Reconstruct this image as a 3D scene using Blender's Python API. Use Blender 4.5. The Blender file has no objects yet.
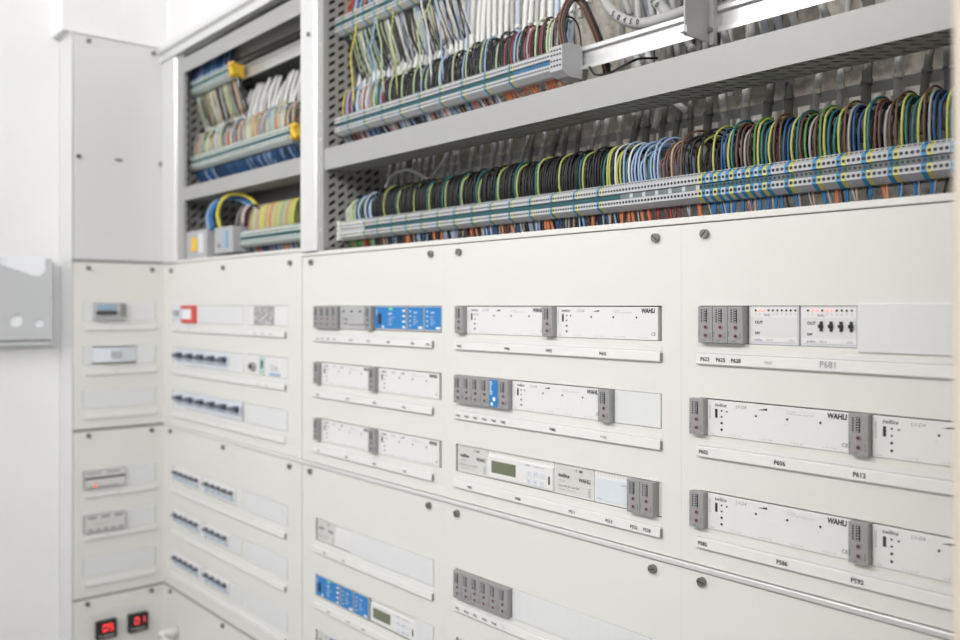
import bpy, math, random
from mathutils import Vector, Matrix
random.seed(7)
C = bpy.context.scene.collection
PI = math.pi

# ---------------------------------------------------------------- materials
def mat(name, col, rough=.5, metal=0., emit=0., noise=0., nscale=40., bump=0., alpha=1., coat=0.):
    m = bpy.data.materials.new(name); m.use_nodes = True
    nt = m.node_tree; b = nt.nodes['Principled BSDF']
    b.inputs['Base Color'].default_value = (*col, 1)
    b.inputs['Roughness'].default_value = rough
    b.inputs['Metallic'].default_value = metal
    if coat: b.inputs['Coat Weight'].default_value = coat
    if emit:
        b.inputs['Emission Color'].default_value = (*col, 1)
        b.inputs['Emission Strength'].default_value = emit
    if alpha < 1: b.inputs['Alpha'].default_value = alpha
    if noise or bump:
        tc = nt.nodes.new('ShaderNodeTexCoord')
        n = nt.nodes.new('ShaderNodeTexNoise'); n.inputs['Scale'].default_value = nscale
        n.inputs['Detail'].default_value = 5
        nt.links.new(tc.outputs['Object'], n.inputs['Vector'])
        if noise:
            r = nt.nodes.new('ShaderNodeMapRange')
            r.inputs['From Min'].default_value = .25; r.inputs['From Max'].default_value = .75
            r.inputs['To Min'].default_value = 1 - noise; r.inputs['To Max'].default_value = 1 + noise
            nt.links.new(n.outputs['Fac'], r.inputs['Value'])
            v = nt.nodes.new('ShaderNodeVectorMath'); v.operation = 'SCALE'
            v.inputs[0].default_value = col
            nt.links.new(r.outputs['Result'], v.inputs['Scale'])
            nt.links.new(v.outputs['Vector'], b.inputs['Base Color'])
        if bump:
            bp = nt.nodes.new('ShaderNodeBump'); bp.inputs['Strength'].default_value = bump
            bp.inputs['Distance'].default_value = .004
            nt.links.new(n.outputs['Fac'], bp.inputs['Height'])
            nt.links.new(bp.outputs['Normal'], b.inputs['Normal'])
    return m

M = {}
def defm(k, *a, **kw): M[k] = mat(k, *a, **kw)
defm('plaster', (.86, .86, .86), .9, noise=.02, nscale=6, bump=.05)
defm('plaster_beige', (.62, .56, .47), .9, noise=.02, nscale=6)
defm('concrete', (.78, .73, .66), .95, noise=.35, nscale=60, bump=1.0)
defm('floor', (.17, .165, .16), .6, noise=.05, nscale=8)
defm('panel', (.765, .755, .722), .42, noise=.006, nscale=3)
defm('panel_grey', (.71, .71, .71), .45, noise=.01, nscale=3)
defm('blank', (.75, .757, .765), .4)
defm('strip', (.77, .765, .75), .4)
defm('strip_lip', (.72, .72, .71), .4)
defm('frame', (.39, .39, .385), .38, noise=.01, nscale=5)
defm('alu', (.80, .80, .80), .28, metal=.35)
defm('perf', (.34, .335, .32), .5); defm('rail_metal', (.66, .66, .66), .35, metal=.5)
defm('gap', (.05, .05, .05), .8)  # near black standing in for the shade inside gaps
defm('screw', (.26, .25, .24), .35, metal=.7)
defm('slot', (.02, .02, .02), .6)
defm('mod_grey', (.33, .325, .325), .55, noise=.10, nscale=500)
defm('mod_side', (.27, .255, .24), .55)
defm('mod_lgrey', (.47, .47, .485), .5)
defm('mod_white', (.79, .78, .775), .35)
defm('mod_lamp', (.66, .66, .70), .4)
defm('foil', (.66, .65, .63), .45, noise=.10, nscale=700)
defm('ink', (.03, .03, .035), .6)
defm('ink_grey', (.36, .36, .37), .6)
defm('ink_blue', (.22, .27, .45), .6)
defm('ink_white', (.85, .88, .92), .5)
defm('ink_red', (.13, .05, .06), .6)
defm('pink', (.36, .29, .30), .6)
defm('blue', (.012, .21, .56), .4)
defm('green_led', (.25, .75, .25), .4)
defm('lcd', (.16, .18, .12), .25)
defm('key', (.68, .72, .79), .4)
defm('red', (.70, .06, .05), .4)
defm('led', (1., .07, .08), .4, emit=1.3)
defm('led_soft', (1., .25, .22), .4, emit=1.2)
defm('black', (.015, .015, .016), .4)
defm('clear', (.75, .77, .8), .15)
defm('label_blue', (.30, .45, .60), .5)
defm('breaker', (.70, .74, .79), .4)
defm('toggle', (.10, .12, .16), .4)
defm('teal', (.012, .085, .10), .5)
defm('t_grey', (.52, .53, .55), .5)
defm('t_mint', (.50, .62, .58), .5)
defm('t_blue', (.06, .29, .56), .45)
defm('t_yellow', (.66, .60, .18), .5)
defm('t_white', (.70, .70, .68), .5)
defm('t_dark', (.16, .19, .20), .5); defm('mid_blue', (.03, .14, .27), .5); defm('mid_green', (.04, .14, .10), .5)
defm('orange_clip', (.85, .55, .05), .5)
defm('paper', (.86, .87, .90), .8)
defm('tray', (.55, .56, .575), .45)
defm('cable', (.47, .47, .465), .55)
defm('cable_w', (.72, .72, .71), .5)
defm('cable_b', (.50, .55, .64), .5)
defm('cable_d', (.20, .195, .185), .6)  # darker cable grey with shelf shade in it, shared with corner back plate
defm('tie', (.70, .68, .62), .5)
defm('tie_w', (.80, .80, .76), .5)
W = {
 'black': (.012, .012, .014), 'blue': (.02, .085, .22), 'bright blue': (.03, .17, .40), 'green': (.10, .25, .07),
 'green and yellow': (.46, .50, .13), 'teal': (.025, .15, .17), 'brown': (.13, .065, .045), 'grey': (.36, .36, .36),
 'white': (.72, .73, .74), 'orange': (.62, .19, .08), 'red': (.42, .04, .04), 'light blue': (.33, .45, .66),
 'pale green': (.50, .60, .36), 'dark red': (.25, .03, .04), 'tan': (.50, .36, .24), 'yellow': (.75, .66, .08)}
for k, c in W.items(): M['w_' + k] = mat('wire_' + k.replace(' ', '_'), c, .5)

# ---------------------------------------------------------------- mesh builder
class MB:
    def __init__(s): s.v = []; s.f = []; s.m = []; s.s = []; s.mats = []
    def mi(s, k):
        if k not in s.mats: s.mats.append(k)
        return s.mats.index(k)
    def add(s, vs, fs, k, smooth=False):
        o = len(s.v); s.v += [tuple(v) for v in vs]; i = s.mi(k)
        for f in fs: s.f.append(tuple(o + a for a in f)); s.m.append(i); s.s.append(smooth)
        return s
    def box(s, x0, x1, y0, y1, z0, z1, k):
        v = [(x, y, z) for x in (x0, x1) for y in (y0, y1) for z in (z0, z1)]
        return s.add(v, [(0,1,3,2), (4,6,7,5), (0,4,5,1), (2,3,7,6), (0,2,6,4), (1,5,7,3)], k)
    def prism(s, poly, axis, a, b, k, smooth=False):
        n = len(poly)
        def P(p, t):
            return {'x': (t, p[0], p[1]), 'y': (p[0], t, p[1]), 'z': (p[0], p[1], t)}[axis]
        v = [P(p, a) for p in poly] + [P(p, b) for p in poly]
        f = [tuple(range(n))[::-1], tuple(range(n, 2*n))] + [(i, (i+1) % n, n+(i+1) % n, n+i) for i in range(n)]
        return s.add(v, f, k, smooth)
    def disc(s, cx, cz, r, y0, y1, k, n=12):
        return s.prism([(cx + r*math.cos(2*PI*i/n), cz + r*math.sin(2*PI*i/n)) for i in range(n)], 'y', y1, y0, k)
    def tube(s, pts, r, k, n=6):
        pts = [Vector(p) for p in pts]; N = len(pts); vs = []; up = None
        for i, p in enumerate(pts):
            t = (pts[min(i+1, N-1)] - pts[max(i-1, 0)]).normalized()
            if up is None: up = t.orthogonal().normalized()
            up = (up - t*up.dot(t)).normalized(); b = t.cross(up)
            for j in range(n):
                a = 2*PI*j/n; vs.append(p + (up*math.cos(a) + b*math.sin(a))*r)
        fs = [(i*n+j, i*n+(j+1) % n, (i+1)*n+(j+1) % n, (i+1)*n+j) for i in range(N-1) for j in range(n)]
        fs += [tuple(range(n))[::-1], tuple((N-1)*n + j for j in range(n))]
        return s.add(vs, fs, k, True)
    def text(s, t, x, z, size, y, k, sx=1., shear=0., off=0., align='LEFT', rot=0.):
        vs, fs = glyphs(t, shear, off, align)
        c, sn = math.cos(rot), math.sin(rot); out = []
        for (a, b) in vs:
            a *= size*sx; b *= size
            out.append((x + a*c - b*sn, y, z + a*sn + b*c))
        return s.add(out, fs, k)
    def build(s, name, parent=None, loc=(0,0,0), rz=0, bevel=0., label=None):
        me = bpy.data.meshes.new(name); me.from_pydata(s.v, [], s.f)
        for k in s.mats: me.materials.append(M[k])
        me.polygons.foreach_set('material_index', s.m); me.polygons.foreach_set('use_smooth', s.s)
        me.update()
        return link(name, me, parent, loc, rz, bevel, label)
def link(name, me, parent=None, loc=(0,0,0), rz=0, bevel=0., label=None):
    o = bpy.data.objects.new(name, me); C.objects.link(o)
    o.location = loc; o.rotation_euler = (0, 0, rz)
    if parent: o.parent = parent
    if label: o['label'] = label
    if bevel:
        b = o.modifiers.new('bevel', 'BEVEL'); b.width = bevel; b.segments = 2; b.limit_method = 'ANGLE'
    return o
_g = {}
def glyphs(t, shear, off, align):
    key = (t, shear, off, align)
    if key in _g: return _g[key]
    cu = bpy.data.curves.new('txt', 'FONT'); cu.body = t; cu.shear = shear; cu.offset = off
    cu.align_x = align; cu.resolution_u = 2; cu.size = 1
    o = bpy.data.objects.new('txt', cu); C.objects.link(o)
    bpy.context.view_layer.update()
    me = bpy.data.meshes.new_from_object(o.evaluated_get(bpy.context.evaluated_depsgraph_get()))
    r = ([(v.co.x, v.co.y) for v in me.vertices], [tuple(p.vertices) for p in me.polygons])
    bpy.data.objects.remove(o); bpy.data.curves.remove(cu); bpy.data.meshes.remove(me)
    _g[key] = r
    return r
def smooth_path(pts, k=4):
    P = [Vector(p) for p in pts]; P = [2*P[0]-P[1]] + P + [2*P[-1]-P[-2]]; out = []
    for i in range(1, len(P)-2):
        a, b, c, d = P[i-1:i+3]
        for j in range(k):
            t = j/k
            out.append(.5*((2*b) + (c-a)*t + (2*a-5*b+4*c-d)*t*t + (3*b-a-3*c+d)*t**3))
    out.append(P[-2]); return out

# ---------------------------------------------------------------- tagging
def tag(o, label, cat, group=None, kind=None):
    o['label'] = label; o['category'] = cat
    if group: o['group'] = group
    if kind: o['kind'] = kind
    return o
def place(frame, u, z, y=0.):
    return ((u, y, z), 0) if frame == 'M' else ((-y, u, z), PI/2)
def thing(name, label, cat, frame='M', u=0., z=0., y=0., group=None):
    loc, rz = place(frame, u, z, y)
    o = bpy.data.objects.new(name, None); C.objects.link(o); o.empty_display_size = .01
    o.location = loc; o.rotation_euler = (0, 0, rz)
    return tag(o, label, cat, group)
def struct(o):
    o['kind'] = 'structure'; return o

# ---------------------------------------------------------------- the room
struct(MB().box(-.16, -.112, -7, .0, 0, 2.8, 'plaster').build('wall_left'))
struct(MB().box(-.16, 6.5, .225, .32, 0, 2.8, 'concrete').build('wall_back'))
struct(MB().box(-.16, 6.5, -7, .32, -.05, 0, 'floor').build('floor'))
struct(MB().box(-.16, 6.5, -7, .32, 2.8, 2.85, 'plaster').build('ceiling'))
struct(MB().box(-.004, 3.3, .003, .05, 2.186, 2.8, 'plaster').build('trim_1'))
struct(MB().box(-.112, -.006, -.272, .003, 2.188, 2.8, 'plaster').build('trim_2'))
struct(MB().box(2.2955, 2.42, -.43, -.02, 0, 2.8, 'plaster_beige').build('wall_right', bevel=.004))

# ---------------------------------------------------------------- sheet with rectangular openings
def plate(b, x0, x1, z0, z1, y0, y1, holes, k):
    """front at y0 (towards the viewer), back at y1"""
    xs = sorted({x0, x1} | {h[0] for h in holes} | {h[1] for h in holes})
    zs = sorted({z0, z1} | {h[2] for h in holes} | {h[3] for h in holes})
    nx, nz = len(xs), len(zs)
    def solid(i, j):
        if i < 0 or j < 0 or i >= nx-1 or j >= nz-1: return False
        cx, cz = (xs[i]+xs[i+1])/2, (zs[j]+zs[j+1])/2
        return not any(h[0] < cx < h[1] and h[2] < cz < h[3] for h in holes)
    vs = [(x, y, z) for y in (y0, y1) for x in xs for z in zs]
    I = lambda i, j, d: d*nx*nz + i*nz + j
    fs = []
    for i in range(nx-1):
        for j in range(nz-1):
            if not solid(i, j): continue
            a, c, d, e = (i, j), (i+1, j), (i+1, j+1), (i, j+1)
            fs.append((I(*a, 0), I(*c, 0), I(*d, 0), I(*e, 0)))
            fs.append((I(*e, 1), I(*d, 1), I(*c, 1), I(*a, 1)))
            for (p, q, n) in ((a, c, (i, j-1)), (c, d, (i+1, j)), (d, e, (i, j+1)), (e, a, (i-1, j))):
                if not solid(*n): fs.append((I(*p, 1), I(*q, 1), I(*q, 0), I(*p, 0)))
    return b.add(vs, fs, k)
def screw(parent, x, z, r=.0058):
    b = MB().disc(x, z, r*1.05, -.0040, -.0030, 'screw', 20).disc(x, z, r, -.0085, -.0040, 'screw', 20)
    a = random.uniform(-.9, .9); c, s = math.cos(a)*r*.95, math.sin(a)*r*.95; w = .0007
    p = [(x+c-s*w/r, z+s+c*w/r), (x-c-s*w/r, z-s+c*w/r), (x-c+s*w/r, z-s-c*w/r), (x+c+s*w/r, z+s-c*w/r)]
    b.prism(p, 'y', -.0080, -.0087, 'slot')
    b.build('screw', parent)
def label_strip(parent, x0, x1, z0, prints, cap=True, shape=.0145):
    """z0 = bottom edge; profile is a lip, a groove and a sloping card channel"""
    z0 += .0015; b = MB()
    b.prism([(0, z0), (-.0075, z0+.0006), (-.0085, z0+.002), (-.0075, z0+shape-.001), (-.0065, z0+shape), (0, z0+shape)][::-1], 'x', x0, x1, 'strip')
    b.prism([(-.0030, z0+shape), (-.0040, z0+shape+.0006), (-.0036, z0+shape+.0055), (-.0030, z0+shape+.006)][::-1], 'x', x0, x1, 'strip_lip')
    st = b.build('label_strip', parent)
    if cap:
        MB().prism([(-.0005, z0+.001), (-.0072, z0+.0012), (-.0066, z0+shape-.002), (-.0005, z0+shape-.002)][::-1], 'x', x1-.0002, x1+.0012, 'mod_side').build('end_cap', st)
    for (t, x, sz, k) in prints:
        MB().text(t, x, z0+.0052, sz*1.12, -.00875, k, off=.018 if k == 'ink' else 0, align='CENTER').build('printed_label', st)
def cover(frame, u0, u1, z0, z1, holes, screws, strips, label, k='panel', name='cover_panel', th=.003):
    t = thing(name, label, 'panel', frame, u0, z0)
    w, h = u1-u0, z1-z0
    b = MB(); plate(b, 0, w, 0, h, -th, 0, [(a-u0, c-u0, d-z0, e-z0) for a, c, d, e in holes], k)
    # return lips around the sheet
    b.box(0, w, 0, .012, 0, .0015, k).box(0, w, 0, .012, h-.0015, h, k)
    b.box(0, .0015, 0, .012, .0015, h-.0015, k).box(w-.0015, w, 0, .012, .0015, h-.0015, k)
    b.build('sheet', t)
    for (x, z) in screws: screw(t, x-u0, z-z0)
    for (a, c, zb, pr, cap) in strips:
        label_strip(t, a-u0, c-u0, zb-z0, [(p[0], p[1]-u0, *p[2:]) for p in pr], cap)
    return t

def P(u, t, sz=.0058, k='ink'): return (t, u, sz, k)
RZ = (1.4035, 1.2860, 1.1675)          # bottoms of the three device rows, upper covers
SZ = (1.3735, 1.2555, 1.1385)          # bottoms of their label strips
RL = (.9545, .8370, .7185)
SL = (.9275, .8095, .6915)
H = .0465
def holes(a, b, zs): return [(a, b, z-.0004, z+H+.0004) for z in zs]

# column 1 (wide)
c1h = [h for a, b in ((.066, .512), (.530, .731)) for h in holes(a, b, (1.4045, 1.2875, 1.1700))]
cover('M', .002, .7935, 1.1185, 1.5675, c1h, [(.0594, 1.5485), (.3992, 1.546), (.7449, 1.5455)],
      [(.072, .724, 1.3770, [P(.12, '511'), P(.19, '512'), P(.58, '53'), P(.62, '54'), P(.66, '55')], True),
       (.072, .724, 1.2590, [P(.09+.072*i, 'F%d' % (i+1), .005, 'ink_grey') for i in range(5)] + [P(.60, 'K1', .005), P(.64, 'K2', .005)], True),
       (.072, .724, 1.1405, [P(.09+.072*i, 'F%d' % (i+11), .005, 'ink_grey') for i in range(6)], False)],
      'wide cream cover panel in the corner, with a red framed device and rows of breakers')
c1l = [h for a, b in ((.066, .503), (.520, .731)) for h in holes(a, b, (.9585, .8405, .7225))]
cover('M', .002, .7935, .6640, 1.1085, c1l, [(.0521, 1.0982), (.3992, 1.0954), (.7426, 1.095)],
      [(.066, .724, .9275, [], True), (.066, .724, .8095, [], True), (.066, .724, .6915, [], True)],
      'wide cream cover panel in the corner with three rows of small black toggle breakers')
cover('M', .002, .7935, .25, .6560, [], [(.0521, .6480), (.3964, .6462), (.7449, .6462)], [],
      'plain cream cover panel low in the corner beside the red displays')
# column 2
cover('M', .7975, 1.2951, 1.1185, 1.5560, holes(.852, 1.287, RZ), [(.8369, 1.5435), (1.2579, 1.5422)],
      [(.8495, 1.2637, SZ[0], [P(0.8710, 'P402', .0045), P(0.8902, 'P403', .0045), P(0.9128, 'P404', .0045), P(0.9368, 'P405', .0045), P(1.0009, 'P410', .005), P(1.0638, 'P415', .005), P(1.1306, 'P420', .005), P(1.2075, 'P425', .005), P(1.2529, 'P428', .005)], True),
       (.8495, 1.2637, SZ[1], [P(0.8712, 'P430', .0045), P(0.9893, 'P434', .005), P(1.0845, 'P438', .005), P(1.1814, 'P442', .005)], True),
       (.8495, 1.2637, SZ[2], [P(0.8742, 'P444', .0045), P(0.9841, 'P446', .005), P(1.0839, 'P448', .005), P(1.1833, 'P450', .005)], True)],
      'cream cover panel with the blue modules in its top row')
cover('M', .7975, 1.2951, .6640, 1.1085, holes(.852, 1.265, RL), [(.8327, 1.0968), (1.2521, 1.096)],
      [(.8495, 1.2637, SL[0], [P(0.8978, 'P702', .005), P(0.9722, 'P704', .005)], True),
       (.8495, 1.2637, SL[1], [P(0.9153, 'P710', .005), P(0.9911, 'P712', .005), P(1.0452, 'P714', .005)], True),
       (.8495, 1.2637, SL[2], [], True)],
      'cream cover panel with a long blank plate above a row with blue modules')
# column 3
cover('M', 1.29525, 1.7950, 1.1185, 1.5560, holes(1.325, 1.7635, RZ), [(1.3363, 1.5421), (1.7547, 1.5415)],
      [(1.3271, 1.7635, SZ[0], [P(1.3416, 'P462', .005), P(1.4624, 'P466', .0055), P(1.5566, 'P472'), P(1.6638, 'P476')], True),
       (1.3271, 1.7635, SZ[1], [P(1.3387+.0228*i, t, .005) for i, t in enumerate(('P452', 'P454', 'P461', 'P464', 'P468', 'P482'))] + [P(1.5640, 'P486'), P(1.6653, 'P496', .0055, 'ink_grey')], True),
       (1.3271, 1.7635, SZ[2], [P(1.3696, 'P482', .005), P(1.4877, 'P486'), P(1.6043, 'P511'), P(1.6754, 'P513'), P(1.7202, 'P522'), P(1.7426, 'P528')], True)],
      'cream cover panel with a small display device in its third row')
cover('M', 1.29525, 1.7950, .6640, 1.1085, holes(1.325, 1.7635, RL), [(1.3309, 1.0959), (1.7497, 1.0964)],
      [(1.3271, 1.7635, SL[0], [P(1.3377+.0233*i, t, .005) for i, t in enumerate(('P551', 'P553', 'P561', 'P562', 'P568'))] + [P(1.4539, 'P5', .004, 'ink_grey')], True),
       (1.3271, 1.7635, SL[1], [], True), (1.3271, 1.7635, SL[2], [], True)],
      'cream cover panel at bottom centre with six grey blocks and a long blank plate')
# column 4
cover('M', 1.79515, 2.2930, 1.1185, 1.5560, holes(1.8235, 2.262, RZ), [(1.8327, 1.5420), (2.25, 1.5420)],
      [(1.822, 2.262, SZ[0], [P(1.8355, 'P622', .0062), P(1.8587, 'P625', .0062), P(1.8804, 'P628', .0062), P(1.9255, 'P681', .005, 'ink_grey'), P(2.0001, 'P681', .0095, 'ink_grey')], False),
       (1.822, 2.262, SZ[1], [P(1.8332, 'P602', .0062), P(1.9398, 'P606', .0066), P(2.0360, 'P612', .0066)], False),
       (1.822, 2.262, SZ[2], [P(1.8318, 'P582', .0062), P(1.9429, 'P586', .0066), P(2.0336, 'P592', .0066)], False)],
      'cream cover panel at the right with two rows of long white dimmers')
cover('M', 1.79515, 2.2930, .6640, 1.1085, [], [(1.8282, 1.0975), (2.25, 1.0975)], [],
      'plain cream cover panel in the bottom right corner')
# left cabinet covers (facing right)
lh = lambda zs: [(-.224, -.0275, z, z+.050) for z in zs]
cover('L', -.2485, -.0015, 1.5765, 2.1800, [], [(-.2085, 2.1665), (-.0343, 2.1655), (-.2354, 1.8520), (-.0135, 1.8540)], [],
      'tall plain grey cover panel at the top left, above the corner cabinet', k='panel_grey')
cover('L', -.2485, -.0015, 1.1185, 1.5680, lh((1.4095, 1.2905, 1.1715)), [(-.2098, 1.5528), (-.0385, 1.5528)],
      [(-.2201, -.0294, 1.3815, [P(-.15, 'Q1', .005, 'ink_grey')], False), (-.2201, -.0294, 1.2610, [P(-.14, 'Q2', .005, 'ink_grey')], False), (-.2201, -.0294, 1.1420, [P(-.145, 'Q3', .005, 'ink_grey')], False)],
      'narrow cream cover panel on the left cabinet, with a clear hooded device on top')
cover('L', -.2485, -.0015, .6640, 1.1095, lh((.9555, .8365, .7180)), [(-.2098, 1.0993), (-.0399, 1.0991)],
      [(-.2201, -.0286, .9295, [P(-.13, 'K4', .005, 'ink_grey')], False), (-.2201, -.0286, .8155, [P(-.16, 'K5', .005, 'ink_grey')], False), (-.2175, -.030, .6900, [], False)],
      'narrow cream cover panel on the left cabinet holding the red lamp device')
bt = cover('L', -.2485, -.0015, .25, .6560, [], [(-.2124, .6450), (-.0399, .6460)], [],
      'narrow cream cover panel at bottom left carrying two red displays')
lk = MB().box(.107, .129, -.0055, -.003, 1.8500-1.5765, 1.8570-1.5765, 'ink_grey')
lk.disc(.118, .277, .0042, -.0062, -.0050, 'screw')
top_l = [o for o in C.objects if o.get('label', '').startswith('tall plain grey')][0]
lk.build('lock', top_l, bevel=.0006)

# ---------------------------------------------------------------- enclosures
def slot_sheet(b, O, U, V, nu, nv, cu, cv, k, slant=.35, fw=.28, fh=.62):
    """perforated sheet: nu x nv cells along U and V, each a ring around a slanted slot"""
    O, U, V = Vector(O), Vector(U), Vector(V)
    for i in range(nu):
        for j in range(nv):
            o = [(i, j), (i+1, j), (i+1, j+1), (i, j+1)]
            a, c = (1-fh)/2, (1-fw)/2
            n = [(i+a, j+c-slant*.5), (i+1-a, j+c+slant*.5), (i+1-a, j+1-c+slant*.5), (i+a, j+1-c-slant*.5)]
            n = [(p, min(max(q, j+.04), j+.96)) for p, q in n]
            vs = [O + U*(p*cu) + V*(q*cv) for p, q in o + n]
            b.add(vs, [(m, (m+1) % 4, 4+(m+1) % 4, 4+m) for m in range(4)], k)
# main enclosure
e = thing('switchboard_enclosure', 'large grey steel switchboard enclosure with open wiring bays at the top right', 'cabinet', 'M', .79, 0)
ox = .79
b = MB(); b.prism([(.8030-ox, .0), (.8030-ox, -.010), (.806-ox, -.013), (.864-ox, -.013), (.869-ox, -.009), (.869-ox, .0)], 'z', 1.5662, 2.18, 'alu')
b.build('post', e, bevel=.0012)
screw_b = MB().disc(.842-ox, 2.0265, .0052, -.0165, -.013, 'screw', 14).build('post_screw', e)
b = MB(); b.box(.868-ox, .8866-ox, -.0045, .0, 1.5662, 2.18, 'frame'); b.box(.868-ox, .8860-ox, 0, .10, 1.571, 1.574, 'frame'); b.box(.8846-ox, .8866-ox, 0, .006, 1.574, 2.18, 'frame')
for z in (1.6, 1.79, 1.85, 1.99): b.disc(.876-ox, z+.01, .0022, -.0050, -.0045, 'alu')
b.build('flange', e)
b = MB(); slot_sheet(b, (.8862-ox, .006, 1.566), (0, 1, 0), (0, 0, 1), 6, 33, .0225, .0184, 'perf', .6, .50, .62)
b.box(.8862-ox, .8872-ox, .135, .222, 1.566, 2.185, 'perf').box(.870-ox, .8712-ox, .002, .222, 1.576, 2.17, 'gap')  # near-black sheet added behind the slots to paint their shade
b.build('side_panel', e)
b = MB(); b.box(.8866-ox, 2.286-ox, -.0015, .0005, 1.7340, 1.7785, 'frame')
b.box(.8866-ox, 2.286-ox, .0005, .063, 1.7770, 1.7785, 'frame')
slot_sheet(b, (.8866-ox, .0005, 1.7348), (0, 1, 0), (1, 0, 0), 3, 78, .0209, .01794, 'perf', .5, .30, .6)
b.box(.8866-ox, 2.286-ox, .0615, .0631, 1.7348, 1.7770, 'perf')
b.build('shelf_beam', e)
b = MB(); b.box(.7955-ox, 2.2950-ox, -.0055, .020, 1.5572, 1.5655, 'panel'); b.build('sill', e, bevel=.001)
b = MB(); b.box(.7955-ox, 2.2950-ox, -.0070, .010, 1.1100, 1.1172, 'alu'); b.build('mid_rail', e, bevel=.0012)
b = MB(); b.box(.7955-ox, 2.2950-ox, .012, .030, .25, .262, 'panel')
b.box(.793-ox, .7965-ox, .001, .222, .25, 1.5640, 'panel'); b.box(2.295-ox, 2.299-ox, .0, .222, .25, 2.18, 'panel')
b.box(.7965-ox, 2.295-ox, .0, .011, .6570, .6635, 'frame')
for q in (1.2952, 1.7951): b.box(q-.004-ox, q+.004-ox, .0002, .003, .6700, 1.555, 'panel') if False else None
b.build('body', e)
b = MB(); b.box(.797-ox, 2.294-ox, .060, .062, .264, 1.562, 'gap'); b.build('dark_back_plate', e)  # near-black sheet put behind the cutouts as their shaded interior
# wide corner enclosure
e1 = thing('switchboard_enclosure', 'wide grey steel enclosure in the corner with two blurred wiring bays', 'cabinet', 'M', 0, 0)
b = MB(); b.prism([(.003, -.001), (.003, -.008), (.012, -.013), (.098, -.013), (.105, -.008), (.105, .0)], 'z', 1.571, 2.139, 'alu'); b.build('post', e1, bevel=.002)
b = MB(); b.box(.104, .1447, -.004, .0, 1.571, 2.139, 'frame'); b.box(.1432, .1447, 0, .006, 1.571, 2.139, 'frame'); b.build('flange', e1)
b = MB(); slot_sheet(b, (.1085, .006, 1.571), (0, 1, 0), (0, 0, 1), 9, 23, .0232, .0240, 'perf', .6, .50, .62); b.box(.090, .091, .002, .230, 1.571, 2.13, 'gap')  # near-black sheet added behind these slots so they look shaded
b.build('side_panel', e1)
b = MB()
b.prism([(.003, 2.184), (-.020, 2.184), (-.020, 2.166), (-.012, 2.164), (-.012, 2.158), (-.018, 2.156), (-.018, 2.140), (.003, 2.140)], 'x', .001, .8030, 'alu')
b.box(.001, .7805, -.0215, -.020, 2.1655, 2.1675, 'perf')
b.build('top_rail', e1, bevel=.0008)
b = MB(); b.prism([(-.004, 2.086), (-.004, 2.126), (.05, 2.126), (.05, 2.086), (.048, 2.086), (.048, 2.124), (-.0025, 2.124), (-.0025, 2.086)][::-1], 'x', .1449, .8030, 'frame'); b.box(.105, .803, .004, .006, 2.126, 2.140, 'gap'); b.build('upper_beam', e1)  # near-black strip above the beam paints the shade of the gap there
b = MB(); slot_sheet(b, (.109, .052, 2.118), (0, 1, 0), (1, 0, 0), 6, 31, .026, .0223, 'perf', .5, .42, .66); b.build('top_plate', e1)
b = MB(); b.box(.1449, .8030, -.004, -.001, 1.7370, 1.7735, 'frame'); b.box(.1449, .8030, -.001, .063, 1.7720, 1.7735, 'frame')
slot_sheet(b, (.109, -.002, 1.7378), (0, 1, 0), (1, 0, 0), 3, 37, .0215, .0186, 'perf', .5, .36, .7); b.build('shelf_beam', e1)
b = MB(); b.box(.001, .8030, -.006, .020, 1.5685, 1.5760, 'panel'); b.build('sill', e1, bevel=.001)
b = MB(); b.box(.001, .7925, -.0055, .010, 1.1100, 1.1172, 'panel'); b.build('mid_rail', e1, bevel=.001)
b = MB(); b.box(.001, .792, -.004, .010, .6575, .6630, 'frame'); b.build('lower_rail', e1)
b = MB(); b.box(.109, .8020, .216, .220, 1.571, 2.15, 'cable_d'); b.box(.004, .790, .060, .062, .26, 1.562, 'gap'); b.build('dark_back_plate', e1)  # first box backs the bay, near-black one paints shade behind the cutouts
b = MB(); b.box(.8030, .8040, .001, .222, 1.571, 2.16, 'perf'); b.build('partition', e1)
# narrow left enclosure, facing right
e2 = thing('switchboard_enclosure', 'narrow tall cream enclosure on the left side of the corner', 'cabinet', 'L', -.25, 0)
b = MB(); b.box(0, .2495, .014, .110, .2, 2.18, 'panel'); b.box(-.0018, .0, -.0035, .110, .2, 2.184, 'alu'); b.build('body', e2)
b = MB(); b.box(-.006, .2495, -.006, .110, 2.181, 2.1865, 'alu'); b.build('top_cap', e2, bevel=.001)
for z in (.6575, 1.1105, 1.5700):
    MB().box(.0005, .2490, -.0015, .013, z, z+.0055, 'frame').build('cross_rail', e2)

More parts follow.
